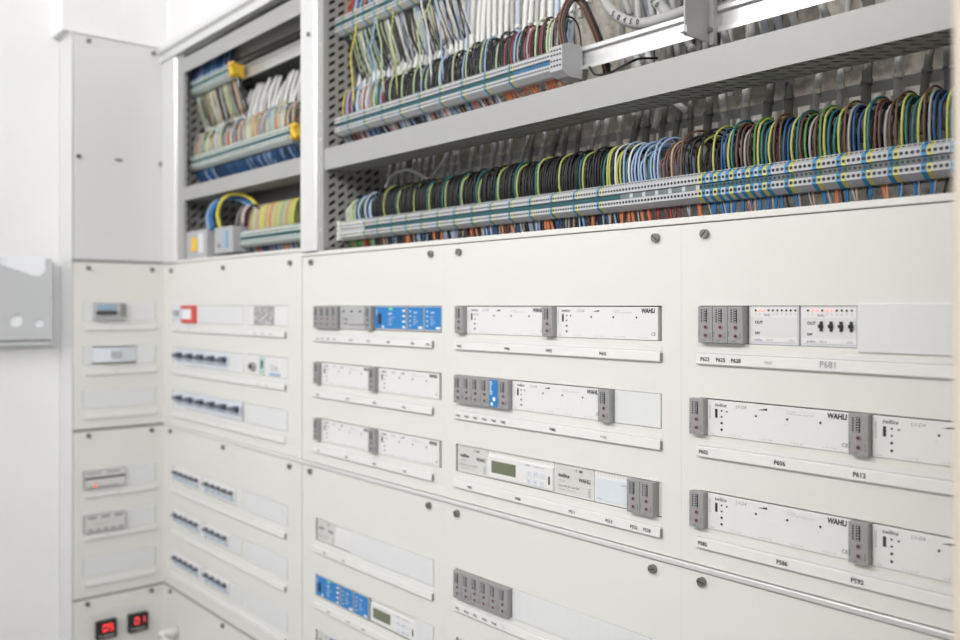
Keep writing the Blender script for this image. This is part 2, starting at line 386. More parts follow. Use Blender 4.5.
# ---------------------------------------------------------------- row devices
def face_grey_block(t, w, kind='grey', dep=.013):
    body = MB().box(.0002, w-.0002, -dep, .03, .0004, H-.0004, 'mod_grey' if kind != 'blue' else 'mod_grey')
    body.build('body', t, bevel=.0005)
    f = -dep-.00015
    b = MB()
    if kind == 'blue':
        b.box(.0012, w-.0012, f-.0003, f+.0006, .0015, H-.0015, 'blue'); b.build('front_plate', t)
        p = MB()
        for i in range(7): p.box(.003, .003+random.uniform(.003, .008), f-.0006, f-.0003, H-.006-i*.0032, H-.0045-i*.0032, 'ink_white')
        p.disc(.013, .014, .0036, f-.0006, f-.0003, 'ink_white').disc(.008, .006, .0028, f-.0006, f-.0003, 'ink_white').build('print', t)
        return
    b.box(.0095, .0135, f-.0008, f+.0002, .0260, .0425, 'ink'); b.build('dip_switch', t)
    p = MB()
    for i in range(6):
        z = .0265 + i*.0028
        p.box(.0046, .0066, f-.0001, f+.0002, z, z+.0017, 'ink')
        p.box(.0104, .0126, f-.0010, f-.0007, z, z+.0012, 'mod_lgrey')
        p.box(.0150, .0162, f-.0001, f+.0002, z, z+.001, 'ink_grey')
    p.text('TLCE', .0030, .0075, .0030, f-.0001, 'ink', off=.01, rot=PI/2)
    p.text('max lux', w-.0028, .0050, .0026, f-.0001, 'ink', rot=PI/2)
    p.text('0.5-5', .0065, .0022, .0026, f-.0001, 'ink')
    p.build('print', t)
    for z in (.0200, .0095):
        d = MB().disc(.0118, z, .0036, f-.0006, f+.0004, 'pink', 16).disc(.0118, z, .0021, f-.0012, f-.0006, 'ink_red', 12)
        d.box(.0100, .0136, f-.0015, f-.0011, z-.0003, z+.0003, 'ink').build('dial', t)
def grey_block(u, z, label, w=.0222, kind='grey', group=None):
    t = thing('relay_module', label, 'relay module', 'M', u, z, group=group)
    face_grey_block(t, w, kind)
def dimmer(u, z, w, label, dep=.0045):
    t = thing('dimmer_module', label, 'dimmer', 'M', u, z)
    MB().box(.0003, w-.0003, -dep, .03, .0002, H-.0012, 'mod_white').build('housing', t, bevel=.0005)
    f = -dep-.00015; p = MB(); s = w/.188
    p.text('twiline', .0110*s, H-.0088, .0064, f, 'ink', shear=.25, off=.012)
    p.text('LV-D4', .0410*s, H-.0088, .0056, f, 'ink_grey', shear=.25, off=.01)
    p.prism([(.072*s, H-.0082), (.0845*s, H-.0082), (.0845*s, H-.0054)], 'y', f, f+.0001, 'ink')
    p.text('Low voltage', .110*s, H-.0072, .0024, f, 'ink_grey'); p.text('Dimmer control unit for 24V', .110*s, H-.0100, .0024, f, 'ink_grey', sx=1.2)
    for i, x in enumerate((.032, .074, .114, .154)):
        p.text('L%d  N%d  12  13.8V' % (i+1, i+1), x*s, .0028, .0022, f, 'ink_grey', sx=1.1)
    for i in range(8): p.box(.0030*s, .0052*s, f, f+.0001, H-.0090-i*.0023, H-.0082-i*.0023, 'ink_grey')
    p.text('Reset', .0055*s, .0022, .0024, f, 'ink_grey')
    for x in (.067, .108, .149): p.text('L%d' % int(x*30), (x-.001)*s, .0235, .0020, f, 'ink_grey')
    p.build('print', t)
    # maker's logo in bold slanted letters
    g = MB()
    g.text('WAHLI', .1600*s, H-.0092, .0084, f-.0001, 'ink', shear=.14, off=.045, sx=.86); g.build('logo', t)
    MB().text('CE', w-.0110*s, .0065, .0062, f, 'ink').build('approval_mark', t)
    MB().box(.0120*s, .0152*s, f-.0005, f+.0003, .0235, .0345, 'ink').build('dip_switch', t)
    for (x, z, r) in ((.0213, .0325, .0012), (.0287, .0322, .0011), (.0213, .0250, .0012), (.0213, .0172, .0016), (.0213, .0090, .0016),
                      (.0695, .0307, .0014), (.1107, .0307, .0014), (.1518, .0307, .0014)):
        MB().disc(x*s, z, r, f-.0003, f+.0002, 'ink', 10).build('indicator', t)
def blank(u0, u1, z, label, frame='M', dep=.004, h=H, over=.0, ribs=True):
    t = thing('blanking_plate', label, 'blank cover', frame, u0, z)
    w = u1-u0; o = over
    b = MB().box(.0005, w-.0005, -dep, .004, -o+.0003, h+o-.0003, 'blank'); b.build('plate', t, bevel=.0006)
    if ribs:
        r = MB(); n = max(1, int(w/.018))
        for i in range(1, n): r.box(i*w/n-.00012, i*w/n+.00012, -dep-.0001, -dep+.0001, -o+.001, h+o-.001, 'strip_lip')
        r.build('score_line', t)
    return t
def blue_module(u, z, w, label, big=False):
    t = thing('control_module', label, 'control module', 'M', u, z)
    MB().box(.0003, w-.0003, -.004, .03, .0006, H-.0006, 'mod_lgrey').build('housing', t, bevel=.0005)
    MB().box(.0020 if not big else .001, w-.0022, -.0046, -.0038, .0042, H-.0022, 'blue').build('front_plate', t)
    f = -.0048; p = MB()
    if big:
        p.box(.012, .022, f-.0006, f+.0002, .012, .032, 'ink')
        p.text('KNX', .045, .030, .006, f, 'ink_white', off=.02)
        for i in range(4): p.text(('Control unit', 'Input 4x', 'In/Out', 'RS 485')[i], .045, .024-.0045*i, .0042, f, 'ink_white')
        for i in range(4): p.box(w-.012, w-.0035, f, f+.0001, .006+.010*i, .0095+.010*i, 'ink_white')
        for i in range(3): p.box(.004, .009, f, f+.0001, .030+.004*i, .0315+.004*i, 'ink_white')
        MB().box(.048, .060, f-.0004, f, H-.0075, H-.0035, 'green_led').build('status_lamp', t)
        MB().box(.026, .031, f-.0008, f, .005, .010, 'ink_white').build('push_button', t)
    else:
        for i in range(4): p.disc(.010, .011+.0085*i, .0017, f-.0004, f+.0001, 'ink_white', 10)
        p.text('KNX', .020, .033, .005, f, 'ink_white', off=.02)
        for i in range(4): p.text(('Input', 'Signal', 'Status 4x', '24V ='), .02, .026-.0045*i, .0038, f, 'ink_white') if False else p.text(('Input', 'Signal', 'Status 4x', '24V =')[i], .019, .026-.0045*i, .0040, f, 'ink_white')
        p.box(w-.016, w-.004, f, f+.0001, .0052, .0095, 'ink_white')
    p.build('print', t)
def printed_unit(u, z, w, label, dep=.0008, name='power_supply', cat='power supply', k='foil'):
    t = thing(name, label, cat, 'M', u, z, dep)
    MB().box(.0003, w-.0003, 0, .03, .0004, H-.0004, 'mod_white').build('housing', t)
    MB().box(.002, w-.002, -.0004, .0004, .002, H-.0015, k).build('front_plate', t)
    f = -.0006; p = MB(); s = min(1, w/.08)
    p.text('twiline', .008*s, .026, .0085*s, f, 'ink', shear=.2, off=.03)
    p.text('PS-24', .010*s, .0185, .0055*s, f, 'ink_grey')
    p.text('WAHLI', w-.030*s, .0235, .0085*s, f, 'ink', shear=.12, off=.03, sx=.85)
    p.text('Output 24V 2.5A   Input 230V', .008*s, .0120, .0036*s, f, 'ink')
    p.text('50/60Hz  IP20  ta 45', .010*s, .0065, .0040*s, f, 'ink_grey')
    p.text('-+  ##', w-.038*s, .0375, .006*s, f, 'ink', off=.02)
    for i in range(4): p.box(w-.011*s, w-.006*s, f, f+.0002, .004+.0035*i, .006+.0035*i, 'ink_grey')
    p.build('print', t)
def display_unit(u, z, w, label):
    t = thing('display_module', label, 'display module', 'M', u, z, .0008)
    MB().box(.0003, w-.0003, 0, .03, .0004, H-.0004, 'mod_white').build('housing', t, bevel=.0005)
    MB().box(.001, w-.001, -.0022, .0004, .0030, H-.0095, 'mod_white').build('front_plate', t, bevel=.0005)
    v = MB()
    for i in range(int((w-.01)/.0042)): v.box(.005+.0042*i, .0066+.0042*i, -.0003, .0003, H-.006, H-.0018, 'tie')
    v.build('vent_slots', t)
    MB().box(.010, .068, -.0026, -.0020, .0105, .0300, 'lcd').build('screen', t)
    k = MB(); f = -.0026
    for i in range(3):
        for j in range(2):
            x, zz = w-.053+.0145*i, .0220-.0125*j
            MB().box(x-.0050, x+.0050, f-.0004, f+.0004, zz-.0042, zz+.0042, 'key').build('key', t, bevel=.0004)
            k.text(('+', 'P', '-', 'S', 'X', 'I')[i+3*j], x-.0015, zz-.0016, .0050, f-.0006, 'ink')
    k.text('twiline', w-.062, .0325, .0045, f, 'ink_blue', shear=.2); k.text('Power Control', w-.040, .0325, .0032, f, 'ink_blue')
    k.box(w-.010, w-.0070, f-.0006, f, .0105, .0230, 'ink'); k.build('print', t)

Q = ['top', 'second', 'third']
# column 4
names4 = ('leftmost', 'middle', 'rightmost')
for i in range(3): grey_block(1.8280+.0217*i, RZ[0], 'grey block with two dials, %s of the three above label P62%s' % (names4[i], '258'[i]), .0215)
def lamp_module(u, w, label, switches):
    t = thing('output_module', label, 'output module', 'M', u, RZ[0])
    MB().box(.0003, w-.0003, -.0015, .03, .0002, H-.0002, 'mod_lamp').build('housing', t)
    MB().box(.0018, w-.0016, -.0024, -.0014, .0030, H-.0020, 'mod_white').build('front_plate', t, bevel=.0003)
    MB().box(.0025, w-.0022, -.0027, -.0023, .0100, .0330, 'strip_lip').build('label_field', t)
    p = MB(); f = -.0028
    for i in range(10):
        hot = (i in (1, 2)) or (switches and i in (1, 2, 4, 5) and i != 3)
        p.disc(.010+.0058*i, H-.0052, .0013, f-.0003, f+.0001, 'led_soft' if hot else 'ink', 8)
        p.text(str((i+1) % 10), .0092+.0058*i, H-.0108, .0032, f, 'ink_grey')
    p.text('Relay', .022, .0345, .0036, f, 'ink_blue')
    p.text('OUT', .009, .0250, .0050, f, 'ink', off=.04); p.text('24V', .009, .0125, .0042, f, 'ink', off=.04)
    p.text('twiline', .008, .0045, .0040, f, 'ink_blue', shear=.2, off=.01); p.text('REL-8', .024, .0045, .0034, f, 'ink_grey', shear=.2); p.text('IP20', w-.012, .0045, .0034, f, 'ink_grey')
    p.build('print', t)
    if switches:
        for i in range(4):
            x = .0265+.0118*i
            b = MB().box(x-.0015, x+.0015, f-.0016, f, .0175, .0290, 'ink'); b.box(x-.0026, x+.0026, f-.003, f-.0010, .0215, .0255, 'black'); b.build('toggle', t)
lamp_module(1.8945, .0665, 'white module with a row of indicator dots, beside the three grey blocks', False)
lamp_module(1.9625, .0690, 'white module with four black toggles in a row', True)
blank(2.0322, 2.262, RZ[0]-.002, 'wide pale grey blanking plate to the right of the four black toggles', dep=.006, over=.0025, h=.049)
for r, nm, a, c in ((1, 'middle', 'P602', 'P612'), (2, 'lower', 'P582', 'P592')):
    z = RZ[r]
    grey_block(1.8145, z, 'grey dial block at the left end of the row above label %s' % a, .0215)
    dimmer(1.8362, z, .1888, 'long white dimmer plate between two grey blocks, above label P%s' % ('606' if r == 1 else '586'))
    grey_block(2.0255, z, 'grey dial block between two white dimmers above label %s' % c, .0225)
    dimmer(2.0483, z, .1888, 'white dimmer cut off by the right edge, %s of the two' % ('upper' if r == 1 else 'lower'))
# column 3
grey_block(1.3345, RZ[0], 'grey dial block at the left end of the top row in the centre panel')
dimmer(1.3570, RZ[0], .1880, 'long white dimmer, left one of the two in the centre panel top row')
grey_block(1.5455, RZ[0], 'grey dial block between the two dimmers of the centre panel top row')
dimmer(1.5682, RZ[0], .1900, 'long white dimmer, right one of the two in the centre panel top row')
o5 = ('first', 'second', 'third', 'fourth', 'fifth', 'sixth')
for i in range(6):
    grey_block(1.3320+.0229*i, RZ[1], ('blue fronted block among the grey ones in the centre panel' if i == 4 else
               'grey dial block, %s from the left in the row of six with a blue one' % o5[i]), .0227, 'blue' if i == 4 else 'grey')
dimmer(1.4700, RZ[1], .1880, 'white dimmer between the blue and grey blocks and a single grey block')
grey_block(1.6582, RZ[1], 'lone grey dial block between a white dimmer and a blank plate')
blank(1.6812, 1.7625, RZ[1], 'short pale blanking plate at the end of the second centre row', ribs=False)
printed_unit(1.3262, RZ[2], .0800, 'silver printed power unit left of the display module')
display_unit(1.4068, RZ[2], .1515, 'white display module with dark green screen and six keys, centre panel third row')
printed_unit(1.5592, RZ[2], .0800, 'silver printed power unit right of the display module')
t = thing('control_module', 'plain white module with a bluish front between printed unit and two grey blocks', 'control module', 'M', 1.6402, RZ[2], .0006)
MB().box(.0003, .1215, 0, .03, .0004, H-.0004, 'mod_white').build('housing', t)
MB().box(.003, .068, -.0012, .0004, .004, H-.010, 'breaker').build('front_plate', t, bevel=.0005)
v = MB()
for i in range(12): v.box(.006+.0052*i, .0085+.0052*i, -.0003, .0003, H-.0070, H-.0020, 'tie')
v.build('vent_slots', t)
MB().text('twiline', .050, .0300, .0042, -.0014, 'ink_blue', shear=.2).text('Power', .006, .0060, .0036, -.0014, 'ink_blue').build('print', t)
for i in range(2): grey_block(1.7112+.0226*i, RZ[2], 'grey dial block above label P5%s' % ('22', '28')[i], .0224)
for i in range(6): grey_block(1.3305+.0229*i, RL[0], 'dark grey dial block, %s from the left in the bottom centre row of six' % o5[i], .0227)
blank(1.4690, 1.7625, RL[0], 'long pale blanking plate at the bottom centre beside six grey blocks')
printed_unit(1.3262, RL[1], .0800, 'dark printed unit cut off by the bottom edge in the centre')
blank(1.4068, 1.7625, RL[1], 'long blanking plate below the bottom centre row of six blocks')
# column 2
for i in range(4): grey_block(.8600+.0236*i, RZ[0], 'grey dial block, %s of four left of the blue modules' % o5[i], .0234)
t = thing('control_module', 'flat grey module with small red print between grey blocks and blue modules', 'control module', 'M', .9560, RZ[0])
MB().box(.0003, .0980, -.006, .03, .0004, H-.0004, 'mod_lgrey').build('housing', t, bevel=.0005)
p = MB(); f = -.0063
p.text('Klein', .014, .018, .008, f, 'ink'); p.text('relay', .014, .0095, .0075, f, 'ink_red', off=.01)
for i in range(3): p.box(.010+.03*i, .018+.03*i, f, f+.0002, .034, .0375, 'ink')
for i in range(5): p.box(.036+.011*i, .042+.011*i, f, f+.0002, .0080, .0105, 'ink_red')
for i in range(6): p.box(.008, .0105, f, f+.0002, .008+.0048*i, .0100+.0048*i, 'ink_grey'); p.box(.088, .092, f, f+.0002, .008+.0048*i, .0100+.0048*i, 'ink')
p.text('LUX', .030, .026, .006, f, 'ink_grey'); p.build('print', t)
grey_block(1.0560, RZ[0], 'single grey block against the wide blue module in the top row', .0225)
blue_module(1.0805, RZ[0], .1030, 'wide blue module in the top row with a green lamp', True)
blue_module(1.1865, RZ[0], .0500, 'narrow blue module in the top row, left one of the pair')
blue_module(1.2375, RZ[0], .0510, 'narrow blue module in the top row, right one at the end')
for r, nm in ((1, 'second'), (2, 'third')):
    grey_block(.8600, RZ[r], 'grey block at the left end of the %s row below the blue modules' % nm, .0190)
    dimmer(.8795, RZ[r], .1895, 'white dimmer, left one in the %s row below the blue modules' % nm)
    grey_block(1.0695, RZ[r], 'grey block between the two dimmers in the %s row below the blue modules' % nm, .0215)
    dimmer(1.0915, RZ[r], .1895, 'white dimmer, right one in the %s row below the blue modules' % nm)
printed_unit(.8537, RL[0], .0720, 'silver printed unit left of a long blank plate, lower left of centre')
t = thing('control_module', 'small plain white module beside the silver printed unit', 'control module', 'M', .9262, RL[0], .001)
MB().box(.0003, .0660, 0, .03, .0004, H-.0004, 'mod_white').build('housing', t); MB().box(.003, .062, -.0015, .0004, .008, H-.010, 'mod_white').build('front_plate', t, bevel=.0005)
blank(.9925, 1.2640, RL[0], 'long pale blanking plate above the lower blue modules')
blue_module(.8560, RL[1], .0960, 'wide blue module in the bottom left row', True)
blue_module(.9560, RL[1], .0480, 'narrow blue module in the bottom left row, next to the wide one')
blue_module(1.0060, RL[1], .0520, 'narrow blue module in the bottom left row, next to the display module')
display_unit(1.0600, RL[1], .1480, 'white display module with dark screen beside the lower blue modules')
blank(1.2090, 1.2640, RL[1], 'short blanking plate right of the lower display module')
printed_unit(.8537, RL[2], .0560, 'silver printed unit at the very bottom left of centre')
blue_module(.9120, RL[2], .0960, 'wide blue module cut off by the bottom edge', True)
blank(1.0100, 1.2640, RL[2], 'blanking plate at the very bottom right of the cut off blue module')
# column 1
z = 1.4045
t = thing('rotary_switch', 'small grey switch left of the red framed device', 'switch', 'M', .0720, z)
MB().box(0, .0500, -.004, .03, .0004, H-.0004, 'breaker').build('housing', t); MB().box(.012, .040, -.012, -.004, .020, .034, 'mod_lgrey').build('knob', t, bevel=.001)
t = thing('warning_device', 'white device in a bright red frame near the corner', 'switch', 'M', .1360, z)
b = MB(); plate(b, 0, .0960, .0, H, -.008, .02, [(.0, .068, .010, .038)], 'red'); b.build('frame', t); MB().box(.0, .0665, -.006, .02, .010, .038, 'paper').build('label_field', t)
blank(.2330, .5110, z, 'long blanking plate beside the red framed device')
t = thing('socket_outlet', 'white module with a speckled grey window near the upper right of the corner panel', 'control module', 'M', .5320, z)
MB().box(0, .1980, -.003, .03, .0004, H-.0004, 'mod_white').build('housing', t)
b = MB().box(.035, .135, -.0042, -.0030, .002, H-.002, 'mod_grey'); b.build('window', t)
b = MB()
for i in range(16):
    for j in range(7):
        if random.random() < .62: b.box(.038+.0060*i, .0425+.0060*i, -.0048, -.0041, .004+.0058*j, .0078+.0058*j, random.choice(('strip', 'foil', 'mod_lgrey')))
b.build('print', t)
def breaker(u, z, w, label, group, four=True):
    t = thing('circuit_breaker', label, 'circuit breaker', 'M', u, z, group=group)
    if four:
        b = MB().box(.0004, w-.0004, -.001, .03, .0004, H-.0004, 'breaker'); b.box(.0004, w-.0004, -.006, -.001, .013, .036, 'breaker').build('housing', t, bevel=.0006)
        b = MB().prism([(-.006, .020), (-.014, .022), (-.016, .029), (-.006, .031)][::-1], 'x', .006, w-.008, 'toggle')
        b.box(w-.020, w-.008, -.022, -.006, .024, .036, 'toggle').build('toggle', t, bevel=.0008)
        MB().box(.010, w-.010, -.0063, -.0059, .0140, .0165, 'label_blue').build('print', t)
    else:
        b = MB().box(.0004, w-.0004, -.001, .03, .0004, H-.0004, 'mod_white'); b.box(.0004, w-.0004, -.006, -.001, .010, .037, 'mod_white').build('housing', t, bevel=.0006)
        MB().prism([(-.006, .025), (-.017, .028), (-.017, .033), (-.006, .035)][::-1], 'x', w*.24, w*.70, 'toggle').build('toggle', t, bevel=.0006)
        MB().box(.003, w-.003, -.0063, -.0059, .0115, .0160, 'label_blue').box(.005, w-.008, -.0063, -.0059, .0185, .0210, 'label_blue').build('print', t)
for i in range(5): breaker(.0800+.0700*i, 1.2875, .0695, 'four pole breaker in the upper of the two wide breaker rows', 'wide breakers, upper row')
for i in range(6): breaker(.0800+.0700*i, 1.1700, .0695, 'four pole breaker in the lower of the two wide breaker rows', 'wide breakers, lower row')
blank(.4310, .5110, 1.2875, 'blanking plate right of the upper row of wide breakers')
blank(.5320, .7300, 1.1700, 'blanking plate right of the lower row of wide breakers')
t = thing('time_switch', 'white device with a dark knob and a blue stripe in the corner panel', 'switch', 'M', .5320, 1.2875)
MB().box(0, .1980, -.003, .03, .0004, H-.0004, 'mod_white').build('housing', t)
MB().disc(.034, .020, .010, -.012, -.003, 'mod_grey', 14).disc(.034, .020, .005, -.016, -.012, 'ink', 10).build('knob', t)
MB().box(.062, .090, -.0042, -.003, .002, H-.002, 't_mint').box(.072, .082, -.0050, -.0042, .018, .036, 'teal').build('side_label', t)
MB().text('1.2 A', .115, .015, .017, -.0035, 'ink_grey', off=.02).box(.112, .165, -.0036, -.003, .003, .009, 'label_blue').build('print', t)
for r, zb in enumerate((.9585, .8405, .7225)):
    n = ('top', 'middle', 'bottom')[r]
    for i in range(5): breaker(.0790+.0355*i, zb, .0353, 'small black toggle breaker in the left five of the %s breaker row' % n, 'left five breakers, %s row' % n, False)
    for i in range(5 if r == 0 else 4): breaker(.2860+.0365*i, zb, .0360, 'small black toggle breaker in the right set of the %s breaker row' % n, 'right set of breakers, %s row' % n, False)
    blank(.4700 if r == 0 else .4330, .5020, zb, 'narrow blank right of the breakers in the %s toggle row' % n, ribs=False)
    blank(.2570, .2855, zb, 'narrow blank between the breaker sets of the %s toggle row' % n, ribs=False)
    blank(.5220, .7300, zb, 'wide blanking plate at the end of the %s toggle breaker row' % n)
# left cabinet devices
def left_dev(u0, u1, z, label, kind):
    t = thing('din_device', label, 'control module', 'L', u0, z); w = u1-u0; h = .050
    if kind == 'hood':
        MB().box(0, w, -.014, .03, .0005, h-.0005, 'mod_lgrey').build('housing', t, bevel=.002)
        MB().box(.006, w-.030, -.017, -.013, .030, .044, 'label_blue').box(.003, w-.028, -.021, -.013, .018, .026, 'ink').build('screen', t)
        MB().box(w-.016, w-.001, -.0150, -.0135, .012, .046, 'mod_side').disc(w-.023, .032, .004, -.019, -.013, 'foil', 12).build('knob', t)
        MB().text('230V', .012, .006, .007, -.0143, 'ink_grey').build('print', t)
    elif kind == 'led':
        MB().box(0, w, -.012, .03, .0005, h-.0005, 'mod_lgrey').build('housing', t, bevel=.002); MB().box(.004, w-.004, -.0122, -.0118, .0035, h-.004, 'foil').build('front_plate', t)
        MB().box(.003, w-.004, -.0130, -.0115, .026, .031, 'ink').build('slot', t)
        b = MB()
        for i in range(2): b.box(.008+.05*i, .045+.05*i, -.0130, -.0115, .040, .044, 'ink_grey')
        b.text('UDK 24', .02, .011, .007, -.0123, 'ink_grey'); b.box(.01, w-.02, -.0130, -.0115, .003, .006, 'ink_grey').build('print', t)
        MB().disc(.028, .008, .0035, -.0140, -.0118, 'led', 12).build('red_lamp', t); MB().disc(.010, .008, .003, -.0135, -.0118, 'green_led', 10).build('green_lamp', t)
    elif kind == 'terminals':
        MB().box(0, w, -.012, .03, .0005, h-.0005, 'mod_lgrey').build('housing', t, bevel=.002); MB().box(.004, w-.004, -.0122, -.0118, .0035, h-.004, 'foil').build('front_plate', t)
        b = MB()
        for i in range(3): b.box(.010+.035*i, .032+.035*i, -.0130, -.0115, .037, .045, 'ink_grey')
        for i in range(5): b.box(.010+.020*i, .022+.020*i, -.0130, -.0115, .005, .011, 'ink_grey')
        b.text('K 230  A1', .03, .020, .008, -.0123, 'ink_grey').build('print', t)
    elif kind == 'arched':
        b = MB(); n = 8
        pts = [(w*i/n, -.004-.012*math.sin(PI*i/n)) for i in range(n+1)]
        b.prism([(0, .02)] + pts + [(w, .02)], 'z', .006, h-.004, 'breaker'); b.build('housing', t)
        MB().box(w*.38, w*.62, -.0185, -.014, .018, .036, 'mod_lgrey').build('toggle', t, bevel=.001)
left_dev(-.196, -.112, 1.4095, 'grey hooded device with dark slot on the narrow left cabinet', 'hood')
blank(-.2235, -.1965, 1.4095, 'narrow blank left of the hooded device', 'L', h=.050, ribs=False)
blank(-.1115, -.0280, 1.4095, 'blank plate right of the hooded device', 'L', h=.050)
left_dev(-.198, -.082, 1.2905, 'pale curved device in the second row of the left cabinet', 'arched')
blank(-.2235, -.1985, 1.2905, 'narrow blank left of the pale curved device', 'L', h=.050, ribs=False)
blank(-.0815, -.0280, 1.2905, 'blank plate right of the pale curved device', 'L', h=.050)
blank(-.2235, -.0280, 1.1715, 'full width blank plate in the third row of the left cabinet', 'L', h=.050)
left_dev(-.2230, -.1120, .9555, 'silver device with red lamp and dark slot on the left cabinet', 'led')
blank(-.1115, -.0280, .9555, 'blank plate right of the silver device with red lamp', 'L', h=.050)
left_dev(-.2230, -.1120, .8365, 'silver device with terminal openings below the red lamp device', 'terminals')
blank(-.1115, -.0280, .8365, 'blank plate right of the silver device with terminal openings', 'L', h=.050)
blank(-.2235, -.0280, .7180, 'full width blank plate above the red displays', 'L', h=.050)
SEG = {'0': 'abcdef', '1': 'bc', '5': 'acdfg', '8': 'abcdefg', '9': 'abcdfg', '3': 'abcdg'}
def seven(b, ch, x, z, w, h, y, k):
    t = w*.17
    R = {'a': (x, x+w, z+h-t, z+h), 'g': (x, x+w, z+h/2-t/2, z+h/2+t/2), 'd': (x, x+w, z, z+t), 'f': (x, x+t, z+h/2, z+h), 'e': (x, x+t, z, z+h/2), 'b': (x+w-t, x+w, z+h/2, z+h), 'c': (x+w-t, x+w, z, z+h/2)}
    for s in SEG[ch]: a = R[s]; b.box(a[0], a[1], y-.0004, y, a[2], a[3], k)
for u, txt, nm in ((-.1930, '05', 'left'), (-.1075, '01', 'right')):
    t = thing('digital_meter', 'black meter with glowing red digits, %s one of the pair' % nm, 'meter', 'L', u, .5440, -.003)
    b = MB().box(0, .0540, -.016, 0, 0, .0500, 'black'); b.build('housing', t, bevel=.002)
    b = MB()
    for i, ch in enumerate(txt): seven(b, ch, .016+.0160*i, .022, .0115, .018, -.0162, 'led')
    b.build('digits', t)
    MB().box(.006, .012, -.0165, -.016, .008, .014, 'mod_grey').box(.016, .046, -.0165, -.016, .006, .012, 'mod_side').build('button', t)
b = MB().box(0, .170, -.0042, -.003, .0, .010, 'strip_lip').box(.040, .120, -.0042, -.003, .0115, .018, 'strip_lip')
tg = thing('label_strip', 'pale label strips above the red digit meters', 'label', 'L', -.2080, .6030)
b.build('strip', tg)
# white plug with cable, low in the corner
t = thing('plug', 'white round plug with a white cable, low in the corner', 'plug', 'M', .098, .5480)
t.scale = (.72, .72, .72)
n = 14
MB().tube([(0, -.003, .0), (0, -.030, .0), (0, -.032, .0)], .021, 'cable_w', n).build('base', t)
MB().tube(smooth_path([(0, -.032, 0), (0, -.050, .004), (.004, -.062, .004), (.010, -.066, -.002)]), .015, 'mod_white', n).build('plug_body', t)
MB().tube(smooth_path([(.012, -.064, -.004), (.05, -.060, -.012), (.12, -.040, -.035), (.20, -.030, -.080), (.26, -.028, -.16)]), .0075, 'cable_w', 8).build('cable', t)

# document tray on the left wall
t = thing('document_tray', 'grey document tray with papers on the white wall at the left edge', 'document holder', 'L', -.70, 1.345, .112)
b = MB().box(0, .425, -.004, 0, .0, .235, 'tray'); b.build('back_plate', t)
b = MB()
holes_ = [(.322+.020*math.cos(2*PI*i/16), 0) for i in range(1)]
def round_hole_plate(b, x0, x1, z0, z1, y0, y1, cx, cz, r, k, n=20):
    """rectangular sheet with one round opening"""
    vs = []; fs = []
    for y in (y0, y1):
        for i in range(n):
            a = 2*PI*(i+.5)/n; c, s = math.cos(a), math.sin(a); vs.append((cx+r*c, y, cz+r*s))
        for i in range(n):
            a = 2*PI*(i+.5)/n; c, s = math.cos(a), math.sin(a)
            q = min(((x1-cx)/c if c > 0 else (x0-cx)/c) if abs(c) > 1e-6 else 9, ((z1-cz)/s if s > 0 else (z0-cz)/s) if abs(s) > 1e-6 else 9)
            vs.append((cx+q*c, y, cz+q*s))
    # snap nearest outer vertices to the corners
    for d in (0, 1):
        for X in (x0, x1):
            for Z in (z0, z1):
                j = min(range(n), key=lambda i: (vs[d*2*n+n+i][0]-X)**2 + (vs[d*2*n+n+i][2]-Z)**2)
                vs[d*2*n+n+j] = (X, vs[d*2*n+n+j][1], Z)
    for i in range(n):
        j = (i+1) % n
        fs.append((i, j, n+j, n+i)); fs.append((2*n+i, 3*n+i, 3*n+j, 2*n+j)); fs.append((i, 2*n+i, 2*n+j, j)); fs.append((n+i, n+j, 3*n+j, 3*n+i))
    b.add(vs, fs, k)
f0, f1 = -.034, -.031
round_hole_plate(b, .298, .358, .014, .110, f0, f1, .3310, .0660, .0165, 'tray')
round_hole_plate(b, .358, .418, .014, .110, f0, f1, .3890, .0590, .0115, 'tray')
b.box(0, .298, f0, f1, .014, .110, 'tray')
b.prism([(0, .110), (.418, .110), (.418, .232), (.408, .232), (.404, .200), (.390, .186), (.372, .186), (.360, .192), (.284, .218), (.0, .232)], 'y', f1, f0, 'tray')
b.box(.418, .421, f0, -.004, .0, .232, 'tray')
b.build('front_plate', t)
b = MB().box(0, .421, f0-.002, -.004, .0, .006, 'tray').box(0, .418, f0-.004, f0, .0, .010, 'tray').box(.0, .414, f1, f1+.002, .008, .014, 'gap'); b.build('bottom_lip', t)
pp = thing('paper_sheets', 'white printed sheets standing in the grey tray', 'paper', 'L', -.70, 1.353, .112-.026)
MB().box(.03, .405, -.004, 0, 0, .232, 'paper').build('sheet', pp)
b = MB()
for i in range(9):
    b.text('Plan  %d  Circuit list  16A  L1' % (i+1), .24, .222-.008*i, .006, -.0042, 'ink_blue')
b.build('print', pp)

# ---------------------------------------------------------------- terminals and wires
INDIV_T = []; STUFF_T = MB()
def terminal_mesh(b, x, zc, w, body, mid='teal', y=.030, hh=.0205, big=False):
    big = w > .0058
    prof = [(y, zc-.0135), (y, zc-.0045), (y+.006, zc-.0035), (y+.006, zc+.0035), (y, zc+.0045), (y, zc+.0135), (y+.011, zc+hh), (y+.040, zc+hh), (y+.040, zc-hh), (y+.011, zc-hh)]
    b.prism(prof[::-1], 'x', x+.0001, x+w-.0001, body)
    b.box(x+.0001, x+w-.0001, y+.0035, y+.0062, zc-.0034, zc+.0034, mid)
    c = x+w/2; r = w*.33
    if big: r = w*.36
    for dz in (-.0092, .0092): b.disc(c, zc+dz, r, y-.0004, y+.0002, 'black', 8)
    if big: b.disc(c, zc, r*.9, y+.0030, y+.0036, 'black', 8)
    for s in (1,):
        b.add([(c-w*.3, y+.0028, zc+.0152), (c+w*.3, y+.0028, zc+.0152), (c+w*.3, y+.0082, zc+.0188), (c-w*.3, y+.0082, zc+.0188)], [(0,1,2,3)], 'gap')
_tm = {}
